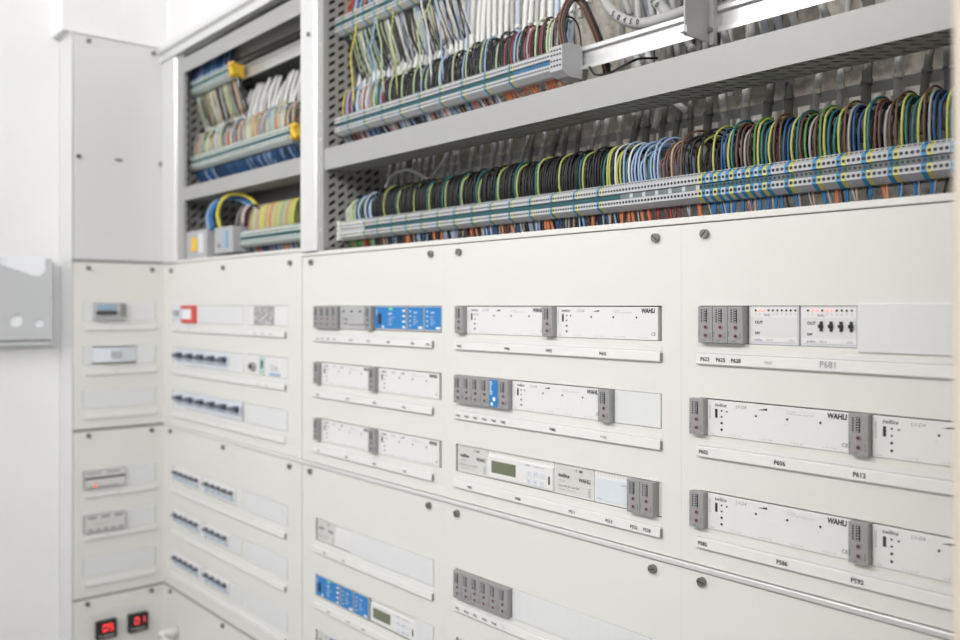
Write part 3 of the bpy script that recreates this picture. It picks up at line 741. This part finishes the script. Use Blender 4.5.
def terminal(x, zc, w, body, mid, label, group, y=.030):
    key = (round(w, 5), body, mid, y)
    if key not in _tm:
        b = MB(); terminal_mesh(b, 0, 0, w, body, mid, y)
        me = bpy.data.meshes.new('terminal_block'); me.from_pydata(b.v, [], b.f)
        for k in b.mats: me.materials.append(M[k])
        me.polygons.foreach_set('material_index', b.m); me.update(); _tm[key] = me
    o = link('terminal_block', _tm[key], None, (x, 0, zc))
    return tag(o, label, 'terminal block', group)
def rail(x0, x1, zc, y, label):
    """top hat rail, 35 mm"""
    b = MB(); h = .0175
    pr = [(y, h), (y, h-.006), (y+.0065, h-.0065), (y+.0065, -h+.0065), (y, -h+.006), (y, -h), (y+.0012, -h), (y+.0012, -h+.005), (y+.0078, -h+.0055), (y+.0078, h-.0055), (y+.0012, h-.005), (y+.0012, h)]
    b.prism([(a, zc+c) for a, c in pr][::-1], 'x', x0, x1, 'rail_metal')
    return tag(b.build('mounting_rail'), label, 'rail')
ZL, ZU = 1.6085, 1.8290
# lower rail of the main bay
rail(.889, 2.285, ZL, .0715, 'metal mounting rail carrying the long lower row of terminals')
COLN = {'t_grey': 'grey', 't_blue': 'blue', 't_yellow': 'yellow', 't_white': 'pale', 't_mint': 'mint'}
x = .8990; i = 0
def lower_pattern(x, i):
    if x < .985: return 't_white', 'mod_lgrey'
    if x < 1.66: return (('t_blue' if i % 9 == 7 else 't_yellow' if i % 9 == 8 else 't_grey'), 'teal')
    if x < 1.795: return 't_grey', ('t_dark' if i % 4 else 't_grey')
    if x < 1.90: return ('t_blue' if i % 2 == 0 else ('t_yellow' if i % 4 == 1 else 't_grey')), ('mid_blue' if i % 2 == 0 else 'mid_green')
    c = ('t_grey', 't_grey', 't_grey', 't_blue', 't_yellow')[(i % 21) % 5]; return c, {'t_grey': 't_dark', 't_blue': 'mid_blue', 't_yellow': 'mid_green'}[c]
wired = []
while x < 2.235:
    w = .0054 if x < 1.66 else (.0057 if x < 1.795 else .0060)
    body, mid = lower_pattern(x, i)
    wired.append((x+w/2, body))
    if x > 1.02:
        zone = 'left half' if x < 1.66 else 'all grey stretch' if x < 1.795 else 'colourful right end'
        if x < 2.21: terminal(x, ZL, w, body, mid, '%s terminal block in the %s of the lower main row' % (COLN[body], zone), '%s terminals, %s of the lower row' % (COLN[body], zone))
    else: terminal_mesh(STUFF_T, x, ZL, w, body, mid)
    x += w; i += 1
t = thing('end_bracket', 'cream end bracket at the left end of the lower terminal row', 'bracket', 'M', .8890, ZL-.0205)
MB().box(0, .0085, .026, .070, 0, .041, 'tie_w').build('clamp', t, bevel=.0008); b = MB()
for zz in (.010, .020, .030): b.disc(.004, zz, .0018, .0254, .0262, 'ink', 8)
b.build('screw_hole', t)
# upper rail of the main bay (stops half way, rail continues bare)
rail(.889, 2.04, 1.8355, .0600, 'bright bare metal rail running on from the upper terminal row')
x = .8905; i = 0; upwired = []
while x < 1.530:
    w = .0056
    body = 't_white' if x < .91 else ('t_blue' if i % 11 == 9 else 't_yellow' if i % 11 == 10 else 't_grey')
    if x > 1.468: body = 't_grey'
    upwired.append(x+w/2)
    if x > 1.20: terminal(x, ZU, w, body, 'teal' if x < 1.44 else 'mid_blue', '%s terminal block in the upper terminal row' % COLN[body], '%s terminals of the upper row' % COLN[body], .020)
    else: terminal_mesh(STUFF_T, x, ZU, w, body, 'teal', .020)
    x += w; i += 1
t = thing('end_clamp', 'dark grey block closing the right end of the upper terminal row', 'terminal block', 'M', 1.5340, ZU-.024)
MB().prism([(.016, .006), (.016, .044), (.030, .050), (.062, .050), (.062, -.002), (.030, -.002)][::-1], 'x', 0, .026, 'mod_lgrey').build('housing', t, bevel=.0008)
b = MB()
for i in range(4):
    for zz in (.014, .022, .031, .038): b.disc(.004+.006*i, zz, .0017, .0153, .0161, 'ink', 8)
b.build('screw_hole', t)
t = thing('rail_bracket', 'pale grey bracket plate crossing the bare rail', 'bracket', 'M', 1.7975, 1.79)
MB().box(0, .003, -.002, .0590, .014, .160, 'frame').box(.003, .010, .050, .0590, .010, .160, 'frame').box(-.001, .006, -.009, -.002, .016, .026, 'alu').build('plate', t, bevel=.0006)
MB().disc(.007, .030, .0035, .0460, .0500, 'screw').build('screw', t)
# topmost rail of the main bay
rail(.889, 1.40, 2.040, .060, 'metal rail carrying the topmost terminal row')
x = .8900; i = 0
while x < 1.28:
    body = 't_blue' if i % 7 == 5 else 't_yellow' if i % 7 == 6 else 't_grey'
    terminal_mesh(STUFF_T, x, 2.040, .0056, body, 'teal', .022); x += .0056; i += 1
# corner bay rails
rail(.109, .801, 2.0520, .0600, 'bare white rail at the top of the corner bay')
rail(.109, .801, 1.8450, .0600, 'metal rail carrying the middle row of the corner bay')
rail(.109, .801, 1.6150, .0600, 'metal rail carrying the lowest row of the corner bay')
x = .112; i = 0
while x < .372: terminal_mesh(STUFF_T, x, 2.052, .0058, 't_mint' if i % 2 else 't_grey', 'teal', .020); x += .0058; i += 1
x = .112; i = 0
while x < .690: terminal_mesh(STUFF_T, x, 1.845, .0058, 't_mint' if i % 2 else 't_white', 'teal', .020); x += .0058; i += 1
x = .440; i = 0
while x < .776: terminal_mesh(STUFF_T, x, 1.617, .0058, 't_mint' if i % 2 else 't_white', 'teal', .020); x += .0058; i += 1
tag(STUFF_T.build('terminal_blocks'), 'rows of small mint, grey and blue terminals in the corner bay and at the far left and top', 'terminal block', kind='stuff')
for u, z0, nm in ((.378, 2.026, 'upper'), (.700, 1.820, 'lower')):
    t = thing('end_clamp', 'orange yellow end clamp in the corner bay, %s one' % nm, 'clamp', 'M', u, z0)
    MB().box(0, .006, .020, .060, .008, .044, 'orange_clip').box(.006, .034, .014, .020, .034, .041, 'orange_clip').prism([(.012, .024), (.034, .004), (.042, .010), (.020, .034)], 'y', .030, .012, 'orange_clip').build('clip', t, bevel=.001)
t = thing('fuse_switch', 'grey switch block with a yellow label at the bottom left of the corner bay', 'switch', 'M', .120, 1.577)
MB().box(0, .155, .005, .060, 0, .076, 'mod_lgrey').build('housing', t, bevel=.002)
MB().box(.062, .098, .002, .006, .020, .056, 'orange_clip').build('yellow_label', t); MB().box(.110, .138, .001, .006, .012, .066, 'breaker').build('toggle', t, bevel=.001)
t = thing('fuse_switch', 'smaller grey switch block right of the yellow labelled one in the corner bay', 'switch', 'M', .325, 1.585)
MB().box(0, .105, .005, .060, 0, .066, 'mod_lgrey').build('housing', t, bevel=.002)
MB().box(.060, .080, .001, .006, .012, .055, 'label_blue').build('toggle', t); MB().disc(.030, .020, .006, .001, .006, 'pink').build('dial', t)

STUFF_W = MB()
def wire(pts, r, col, indiv, label=None, group=None, n=6, k=3):
    pts = smooth_path(pts, k)
    if indiv:
        b = MB(); b.tube(pts, r, 'w_'+col, n); o = b.build('wire'); tag(o, label, 'wire', group); NW[0] += 1
    else: STUFF_W.tube(pts, r, 'w_'+col, 5)
NW = [0]
R = random.uniform
art = lambda s: ('an ' if s[0] in 'aeiou' else 'a ') + s
def loop_cols(x, i):
    if x < .935: return random.choice(('white', 'yellow', 'pale green'))
    if x < 1.00: return random.choice(('white', 'light blue', 'green', 'blue'))
    if x < 1.63: return ('green and yellow' if i % 9 == 8 else 'teal' if i % 9 == 7 and R(0, 1) < .7 else 'black')
    if x < 1.655: return random.choice(('white', 'green and yellow', 'black'))
    if x < 1.722: return random.choice(('light blue', 'light blue', 'white', 'teal'))
    if x < 1.762: return random.choice(('brown', 'brown', 'tan', 'brown'))
    if x < 1.822: return ('black', 'black', 'black', 'green and yellow')[i % 4] if R(0, 1) < .9 else 'black'
    if R(0, 1) < .15: return random.choice(('black', 'brown', 'grey', 'teal', 'green', 'brown'))
    return [('teal', 'green and yellow', 'brown', 'grey', 'blue'), ('blue', 'green and yellow', 'teal', 'brown', 'brown'), ('grey', 'brown', 'green', 'green and yellow', 'teal')][(i//5) % 3][i % 5]
for i, (x, body) in enumerate(wired):
    col = loop_cols(x, i); g5 = i//5
    wide = 1.655 < x < 1.822
    zt = 1.690 + R(-.007, .003) - (.010 if x < .935 else 0) - (.006 if x < 1.0 else 0)
    lean = .006 + R(-.001, .003)
    if wide: lean = R(.004, .030); zt += R(-.012, .002)
    depth = .052 + (g5 % 2)*.006 + R(-.004, .006)
    jx = R(-.0012, .0012)
    if x > 1.822:
        zt = 1.6935 - .0035*abs((i % 5)-2) + R(-.001, .001)
        lean = (.019, .013, .006, .001, -.003)[i % 5] + R(-.0015, .0015)
    y0 = .047
    pts = [(x, y0, 1.622), (x+jx, y0-.004+R(-.002, .002), 1.645), (x+jx+lean*.05, y0, zt-.016), (x+lean*.35+jx, y0+depth*.22, zt-.003), (x+lean*.62, y0+depth*.52, zt),
           (x+lean*.85, y0+depth*.82, zt-.008), (x+lean, y0+depth, zt-.028), (x+lean+R(-.003, .003), y0+depth+.003, 1.61)]
    ind = x > 1.24
    zone = 'left half' if x < 1.655 else 'middle' if x < 1.822 else 'right end'
    wire(pts, .00155 if x > 1.6 else .0015, col, ind, '%s wire looping over into the lower main terminal row, %s' % (col, zone), '%s loop wires of the lower row, %s' % (col, zone))
    # second conductor behind, added in black so each loop's interior looks dark
    if x < 1.66 or x > 1.822:
        c2 = 'black'
        pts2 = [(p[0]+.0028, p[1]+.009, p[2]-.004) for p in pts]
        wire(pts2, .0014, c2, False, k=2)
    # wires leaving below
    if x < 1.64: cb = random.choice(('grey', 'black', 'grey', 'light blue', 'blue', 'black', 'tan')) if (i//6) % 3 else random.choice(('orange', 'black', 'brown'))
    elif x < 1.795: cb = random.choice(('orange', 'orange', 'grey') if x > 1.76 or x < 1.70 else ('dark red', 'dark red', 'red'))
    else: cb = {'t_blue': 'bright blue', 't_yellow': 'grey'}.get(body, random.choice(('orange', 'brown', 'grey', 'black', 'tan', 'bright blue')))
    if x < 1.0: cb = random.choice(('dark red', 'green', 'red', 'grey', 'green'))
    if x > .905 and (i % 3 != 2 or cb == 'bright blue' or x < 1.64):
        indb = x > 1.92
        ex = R(-.011, .011)
        for dd in ((0, .0022) if cb in ('bright blue', 'orange') else (0,)):
            wire([(x+dd, .048, 1.592), (x+ex*.4+dd, .050, 1.575), (x+ex+dd, .056, 1.545), (x+ex*1.3+dd, .058, 1.50)], .0014, cb, indb and dd == 0, '%s wire leaving the right part of the lower row downwards' % cb, '%s wires under the lower row' % cb, k=2)
    if i % 2 == 0 and x < 1.64:
        wire([(x, .052, 1.596), (x+R(-.01, .01), .062, 1.575), (x+R(-.012, .012), .068, 1.53)], .0014, random.choice(('black', 'light blue', 'grey', 'blue')), False, k=2)
# upper row loops
for i, x in enumerate(upwired):
    if x < .93: col = random.choice(('light blue', 'yellow', 'dark red', 'white'))
    elif x < 1.05: col = random.choice(('dark red', 'green', 'white', 'light blue', 'black', 'tan'))
    elif x < 1.40: col = 'pale green' if i % 7 == 3 else ('light blue' if i % 11 == 5 else 'black')
    else: col = random.choice(('black', 'black', 'grey', 'light blue', 'pale green', 'brown', 'black', 'dark red'))
    zt = 1.905 + R(-.006, .006) + (0.006 if x > 1.3 else 0)
    lean = R(-.003, .006)
    pts = [(x, .042, 1.846), (x+R(-.002, .002), .040, 1.868), (x+R(-.002, .002), .045, zt-.012), (x+lean*.5, .056, zt), (x+lean, .072, zt-.004), (x+lean, .082, 1.885), (x+lean, .086, 1.85)]
    wire(pts, .00155, col, x > 1.365, '%s wire looping over into the right part of the upper terminal row' % col, '%s loop wires of the upper row' % col)
    wire([(x+.002, .062, 1.84), (x+.002+R(-.003, .003), .066, 1.87), (x+R(-.006, .006), .078, 1.93)], .0015, random.choice(('black', 'black', 'grey', 'black', 'light blue')), False, k=2)
    if x > 1.385 and (i//3) % 3 != 2:
        ex = R(-.010, .010)
        wire([(x, .040, 1.812), (x+ex*.5, .050, 1.799), (x+ex, .068, 1.784), (x+ex, .074, 1.77)], .0015, 'orange', x > 1.46, 'orange wire fanning down from the right end of the upper terminal row', 'orange wires under the upper row', k=2)
    elif x < 1.385:
        ex = R(-.008, .008)
        wire([(x, .040, 1.812), (x+ex*.5, .050, 1.799), (x+ex, .068, 1.784), (x+ex, .074, 1.77)], .0015, random.choice(('black', 'blue', 'light blue', 'grey', 'white', 'orange', 'black')), False, k=2)
for j, (dx, c) in enumerate(((0, 'brown'), (.006, 'brown'), (.011, 'black'))):
    wire([(1.538+dx, .040, 1.850), (1.534+dx, .036, 1.890), (1.546+dx*1.2, .040, 1.924-.002*j), (1.560+dx*1.1, .050, 1.922), (1.571+dx, .064, 1.890), (1.575+dx, .084, 1.850), (1.575+dx, .100, 1.80)], .0022, c, True,
         'thick %s wire arching over the right end of the upper terminal row, %s' % (c, ('outer', 'inner', 'rear')[j]), k=4)
wire([(1.594, .040, 1.812), (1.606, .040, 1.798), (1.624, .048, 1.797), (1.640, .060, 1.806), (1.655, .080, 1.818), (1.668, .11, 1.822)], .0018, 'black', True, 'single black wire sagging below the bare rail', k=4)
# wires at the topmost row
for i in range(62):
    x = .900+.0062*i
    if i % 3 != 1: wire([(x, .040, 2.056), (x+R(-.003, .003), .044, 2.075), (x+R(-.004, .004), .06, 2.12)], .0015, random.choice(('red', 'blue', 'blue', 'orange', 'light blue')) if x < 1.05 else random.choice(('grey', 'light blue', 'black')), False, k=2)
    wire([(x, .042, 2.022), (x+R(-.004, .004), .048, 2.0), (x+R(-.006, .010), .060, 1.965), (x+R(-.006, .012), .075, 1.93)], .0015, random.choice(('black', 'black', 'pale green', 'light blue', 'white', 'black', 'black')), False, k=2)
for i, (x0, x1, c) in enumerate(((.965, .935, 'yellow'), (1.03, 1.02, 'light blue'), (1.042, 1.045, 'pale green'), (1.19, 1.20, 'white'), (1.21, 1.17, 'pale green'), (1.225, 1.235, 'light blue'), (1.10, 1.09, 'green and yellow'))):
    wire([(x0, .026, 2.06), (x0+R(-.006, .006), .028, 2.01), (x1+R(-.006, .006), .030, 1.97), (x1, .036, 1.93), (x1, .042, 1.86)], .0017, c, False, k=4)
for x0 in (1.375, 1.405, 1.455): wire([(x0, .070, 2.06), (x0+.004, .068, 2.01), (x0, .072, 1.985)], .0022, 'yellow', False)
# corner bay wires
for i in range(95):
    x = .118+.0060*i
    c = random.choice(('pale green', 'tan', 'grey', 'white', 'pale green', 'black', 'orange', 'light blue', 'tan'))
    zt = 1.925+R(-.012, .010)
    wire([(x, .040, 1.862), (x+R(-.003, .003), .038, 1.89), (x+R(-.002, .004), .044, zt-.01), (x+.006, .060, zt), (x+.010, .080, zt-.014), (x+.010, .090, 1.86)], .0019, c, False, k=2)
    wire([(x, .042, 1.828), (x+R(-.004, .004), .046, 1.81), (x+R(-.006, .006), .066, 1.788), (x, .072, 1.77)], .0020, random.choice(('blue', 'blue', 'light blue', 'black', 'blue')), False, k=2)
    if x < .372: wire([(x, .034, 2.066), (x, .030, 2.085), (x, .040, 2.12)], .0022, random.choice(('bright blue', 'bright blue', 'light blue', 'blue', 'dark red')), False, k=2)
    if x < .40: wire([(x, .042, 2.034), (x+R(-.006, .006), .050, 2.0), (x+R(-.006, .006), .070, 1.94)], .0020, random.choice(('pale green', 'black', 'black', 'tan', 'white')), False, k=2)
    if x > .45: 
        wire([(x, .040, 1.634), (x, .038, 1.655), (x+.003, .044, 1.690), (x+.006, .058, 1.700), (x+.009, .08, 1.690), (x+.010, .09, 1.63)], .0019, random.choice(('pale green', 'tan', 'yellow', 'orange', 'green and yellow', 'grey')), False, k=2)
        wire([(x, .042, 1.600), (x+R(-.006, .006), .048, 1.585), (x, .060, 1.56)], .0022, random.choice(('blue', 'light blue', 'blue', 'grey', 'orange')), False, k=2)
wire([(.345, .012, 1.650), (.338, .008, 1.690), (.360, .012, 1.722), (.405, .020, 1.733), (.455, .036, 1.722), (.49, .05, 1.690)], .0046, 'yellow', True, 'thick yellow wire arching over the switch blocks in the corner bay', n=8, k=4)
for j in range(3):
    wire([(.262+.014*j, .018, 1.650), (.262+.014*j, .014, 1.690), (.290+.014*j, .022, 1.722), (.345+.012*j, .036, 1.731-.002*j), (.43+.01*j, .05, 1.705), (.455+.012*j, .06, 1.660)], .0046, 'bright blue' if j else 'light blue', True,
         ('light blue' if not j else 'blue') + ' thick wire arching over the switch blocks in the corner bay' + ('', ', front one', ', rear one')[j], n=8, k=4)
for j in range(6):
    wire([(.40+.012*j, .03, 1.652), (.415+.010*j, .03, 1.685), (.44+.01*j, .04, 1.700), (.47+.01*j, .05, 1.66)], .0026, ('grey', 'black', 'tan', 'white', 'brown', 'black')[j], False, k=3)
tag(STUFF_W.build('wires'), 'dense bundles of thin coloured wires behind and below the terminal rows and in the corner bay', 'wire', kind='stuff')

# ---------------------------------------------------------------- sheathed cables
def cable(pts, r, k, label, group, ties=(), tk='tie', n=9):
    b = MB(); sp = smooth_path(pts, 5); b.tube(sp, r, k, n); o = b.build('cable'); tag(o, label, 'cable', group)
    for i in ties:
        p = Vector(sp[i]); q = Vector(sp[i+1]); d = (q-p).normalized()*.0028
        tb = MB(); tb.tube([p-d, p+d], r*1.22, tk, n); tb.box(p.x+r*.4, p.x+r*1.5+.001, p.y-r-.004, p.y-r+.001, p.z-.003, p.z+.003, tk); tb.build('cable_tie', o)
    return o
# comb rail behind the lower bay
t = thing('comb_rail', 'pale slotted cable comb rail behind the lower wire loops', 'rail', 'M', .905, 1.690)
b = MB(); L = 1.37
b.box(0, L, .1520, .1535, .0, .014, 'tie'); b.box(0, L, .1520, .1535, .030, .044, 'cable')
xx = 0
while xx < L:
    b.box(xx, xx+.006, .1520, .1535, .014, .022 if int(xx/.012) % 2 else .030, 'tie'); xx += .012
b.build('comb', t)
# continuous brown-grey back straps
t = thing('cable_strap', 'grey horizontal strut behind the cables of the lower bay', 'rail', 'M', .905, 1.728)
MB().box(0, L, .1660, .1720, 0, .010, 'cable').build('strut', t)
x = .925; i = 0
while x < 2.26:
    r = random.choice((.0042, .005, .0058, .0062)) if x > 1.7 else random.choice((.004, .0048, .0055))
    dx = R(-.02, .02) if i % 3 == 0 else R(-.006, .006)
    k = random.choice(('cable_d', 'cable', 'cable_d')) if x > 1.35 else 'cable'  # darker grey puts the shelf's shadow into the cable colour
    top = 2.02 if x > 1.60 else 1.80
    cable([(x, .124, 1.655), (x, .130, 1.685), (x+dx*.2, .134, 1.715), (x+dx*.8, .140, 1.755), (x+dx*1.2, .150, 1.80), (x+dx*1.3+R(-.02, .02), .165, top), (x+dx*1.3+R(-.03, .03), .185, top+.06)], r, k,
          'grey sheathed cable dropping behind the wire loops of the lower bay', 'cables behind the lower wire loops', ties=(6, 12), tk='cable_d' if k == 'cable_d' else 'tie')
    x += R(.024, .034) if x < 1.7 else R(.028, .040); i += 1
cable([(.965, .10, 1.665), (.985, .085, 1.690), (1.02, .078, 1.715), (1.07, .080, 1.722), (1.11, .088, 1.705), (1.135, .10, 1.69)], .0034, 'cable', 'thin grey cable arching under the shelf at the left of the lower bay', None)
cable([(1.13, .095, 1.700), (1.17, .088, 1.722), (1.22, .080, 1.750), (1.25, .075, 1.765)], .0028, 'cable', 'thin grey cable rising diagonally under the shelf', None)
# upper bay cables with white sheaths ending at a tie line
x = .905; i = 0
while x < 1.565:
    k = random.choice(('cable_w', 'cable_w', 'cable_b', 'cable'))
    if x < 1.25: k = random.choice(('cable_w', 'cable_w', 'cable'))
    z0 = 1.915+R(-.006, .010)+(.008 if x > 1.3 else 0)
    top = 2.13 if x > 1.22 else R(1.95, 1.985)
    h = top-z0; dx = R(-.012, .022) if x > 1.4 else R(-.006, .010)
    cable([(x, .075, z0-.022), (x, .074, z0), (x+dx*.3, .076, z0+h*.3), (x+dx, .084, z0+h*.65), (x+dx*1.6, .100, top)], R(.0040, .0055) if x < 1.45 else R(.0045, .006), k,
          'pale sheathed cable above the upper terminal row', 'pale cables above the upper terminal row', ties=(4,), tk='tie_w')
    x += R(.013, .019); i += 1
# big curved cables above the bare rail
curves = [
 [(1.640, .10, 1.880), (1.642, .095, 1.925), (1.650, .092, 1.965), (1.652, .10, 2.04)],
 [(1.668, .10, 1.880), (1.668, .09, 1.920), (1.664, .088, 1.960), (1.672, .10, 2.04)],
 [(1.655, .12, 1.72), (1.672, .12, 1.80), (1.682, .10, 1.86), (1.686, .09, 1.915), (1.682, .088, 1.955), (1.690, .10, 2.04)],
 [(1.735, .15, 1.78), (1.715, .13, 1.83), (1.700, .11, 1.88), (1.704, .10, 1.93), (1.71, .10, 2.04)],
 [(1.560, .080, 2.06), (1.575, .078, 1.980), (1.588, .080, 1.928), (1.604, .082, 1.902), (1.630, .084, 1.882), (1.660, .086, 1.871), (1.700, .088, 1.870), (1.745, .090, 1.874), (1.79, .10, 1.895), (1.82, .12, 1.96)],
 [(1.655, .085, 2.04), (1.664, .090, 1.960), (1.672, .092, 1.915), (1.688, .094, 1.890), (1.710, .105, 1.868), (1.745, .110, 1.862), (1.80, .12, 1.88), (1.84, .13, 1.93)],
 [(1.775, .10, 2.02), (1.782, .10, 1.94), (1.775, .11, 1.88), (1.780, .13, 1.80), (1.775, .14, 1.75)],
 [(1.800, .12, 2.02), (1.808, .12, 1.92), (1.815, .13, 1.84), (1.81, .14, 1.77)],
 [(1.650, .16, 2.04), (1.640, .15, 1.94), (1.625, .14, 1.87), (1.640, .13, 1.82), (1.672, .13, 1.77), (1.70, .14, 1.74)],
 [(1.615, .11, 1.900), (1.612, .10, 1.930), (1.622, .10, 1.98), (1.63, .10, 2.04)],
 [(1.625, .12, 2.0), (1.605, .11, 1.92), (1.590, .12, 1.86), (1.585, .13, 1.80), (1.60, .14, 1.75)],
 [(1.815, 0.150, 2.05), (1.835, .11, 1.90), (1.842, .11, 1.85), (1.85, .12, 1.80), (1.86, .13, 1.75)],
 [(1.835, 0.150, 2.05), (1.855, .11, 1.90), (1.862, .11, 1.85), (1.868, .12, 1.80), (1.865, .13, 1.75)],
 [(1.865, 0.150, 2.05), (1.885, .11, 1.91), (1.882, .11, 1.86), (1.890, .12, 1.80), (1.885, .13, 1.75)],
 [(1.885, 0.170, 2.05), (1.905, .13, 1.93), (1.912, .12, 1.87), (1.935, .13, 1.80), (1.95, .14, 1.75)],
 [(1.940, 0.140, 2.05), (1.96, .10, 1.93), (1.968, .11, 1.86), (1.985, .12, 1.82), (1.975, .14, 1.76)],
 [(2.040, 0.150, 2.05), (2.06, .11, 1.90), (2.035, .12, 1.85), (2.01, .13, 1.81), (1.995, .14, 1.76)],
 [(1.965, 0.200, 2.05), (1.985, .16, 1.94), (2.02, .15, 1.88), (2.04, .15, 1.82), (2.05, .15, 1.76)],
 [(2.080, 0.160, 2.05), (2.10, .12, 1.92), (2.085, .12, 1.86), (2.09, .13, 1.81), (2.085, .14, 1.76)],
]
desc = ['leftmost tied one', 'second tied one', 'third tied one', 'slanting one', 'sagging one with black printing', 'second sagging one with black printing', 'thin one behind the bracket', 'thin one right of the bracket',
        'one crossing low on the left', 'short one by the brown arches', 'long one by the terminal end block', 'blue grey one right of the bracket', 'second blue grey one right of the bracket', 'white one right of the bracket',
        'slanting one right of the bracket', 'curved one near the right', 'crossing one near the right', 'darker crossing one near the right', 'last one at the right edge']
for j, c in enumerate(curves):
    big = j in (4, 5)
    o = cable(c, .0085 if big else (.0062 if j in (15, 16, 17) else .0052), 'cable_b' if j in (11, 12) else 'cable_w' if j in (13, 2, 8) else 'cable', 'grey cable around the bare rail, ' + desc[j], None, ties=(5,) if j < 4 or j == 9 else (), tk='tie_w')
    if big:
        b = MB(); sp = smooth_path(c, 5); s = '50450 520'
        b0 = 16 if j == 4 else 10
        for q, ch in enumerate(s[:5] if j == 4 else s[6:]):
            p = Vector(sp[b0+q*2]); d = (Vector(sp[b0+1+q*2])-p); a = math.atan2(d.z, d.x)
            b.text(ch, p.x-.003*math.sin(-a), p.z-.003, .0115, p.y-.0088, 'ink', off=.02, rot=a)
        b.build('printed_number', o)
for q in range(13):
    x = 1.585+.021*q; d = R(-.03, .03)
    cable([(x, .15, 1.78), (x+d*.3, .145+R(-.02, .02), 1.84), (x+d, .14+R(-.02, .02), 1.90), (x+R(-.02, .02), .13+R(-.02, .02), 1.97), (x+R(-.02, .02), .15, 2.06)], R(.0045, .0065), random.choice(('cable', 'cable_w', 'cable', 'cable_b')),
          'grey cable in the tangle behind the bare rail', 'tangled cables behind the bare rail', ties=(8,) if q % 2 else (), tk='tie_w')
t = thing('comb_rail', 'white slotted comb rail at the top edge above the bare rail', 'rail', 'M', 1.70, 1.945)
b = MB().box(0, .36, .105, .107, .008, .020, 'tie_w')
for q in range(30): b.box(.012*q, .012*q+.006, .105, .107, 0, .008, 'tie_w')
b.build('comb', t)
# corner bay sheaths
for i in range(30):
    x = .135+.0215*i
    k = random.choice(('cable_w', 'cable_w', 'cable'))
    zt = R(2.0, 2.03)
    cable([(x, .070, 1.905+R(-.01, .01)), (x+R(-.004, .004), .070, 1.94), (x+R(-.008, .008), .078, 1.975), (x+R(-.012, .012), .095, zt)], .0050, k, 'white sheathed cable above the middle terminals of the corner bay', 'white cables in the corner bay', n=7)

# ---------------------------------------------------------------- light, camera, world
def area(name, loc, rot, sx, sy, power, col=(1, 1, 1)):
    l = bpy.data.lights.new(name, 'AREA'); l.shape = 'RECTANGLE'; l.size = sx; l.size_y = sy; l.energy = power; l.color = col
    o = bpy.data.objects.new(name, l); C.objects.link(o); o.location = loc; o.rotation_euler = rot
    return o
def aim(a, b):
    return (Vector(b)-Vector(a)).to_track_quat('-Z', 'Y').to_euler()
for p, q, sx, sy, e in (((1.10, -2.20, 2.74), (1.1, 0, 1.4), 1.6, .4, 54), ((3.3, -1.9, 2.74), (.6, -.1, 1.5), 1.5, .6, 62)):  # second lamp is unseen, added and aimed to brighten the left side
    area('ceiling_and_fill_lamp', p, aim(p, q), sx, sy, e, (1, .992, .98))
w = bpy.data.worlds.new('world'); bpy.context.scene.world = w; w.use_nodes = True
w.node_tree.nodes['Background'].inputs[0].default_value = (.97, .985, 1, 1)
w.node_tree.nodes['Background'].inputs[1].default_value = .80
cam = bpy.data.cameras.new('camera'); co = bpy.data.objects.new('camera', cam); C.objects.link(co)
co.location = (2.5000, -.952, 1.45)
yaw = math.atan2(753, 881)
co.rotation_euler = (PI/2, 0, PI/2 - yaw)
cam.sensor_width = 36; cam.lens = 881*36/960; cam.shift_y = -14/960
cam.clip_start = .02
cam.dof.use_dof = True; cam.dof.focus_distance = 1.16; cam.dof.aperture_fstop = 3.4
bpy.context.scene.camera = co
vs = bpy.context.scene.view_settings
bpy.context.scene.display_settings.display_device = 'sRGB'
vs.view_transform = 'Standard'; vs.look = 'None'; vs.exposure = -.16; vs.gamma = 1; vs.use_curve_mapping = False
print('wires', NW[0], 'terminals', sum(o.name.startswith('terminal_block') for o in C.objects))
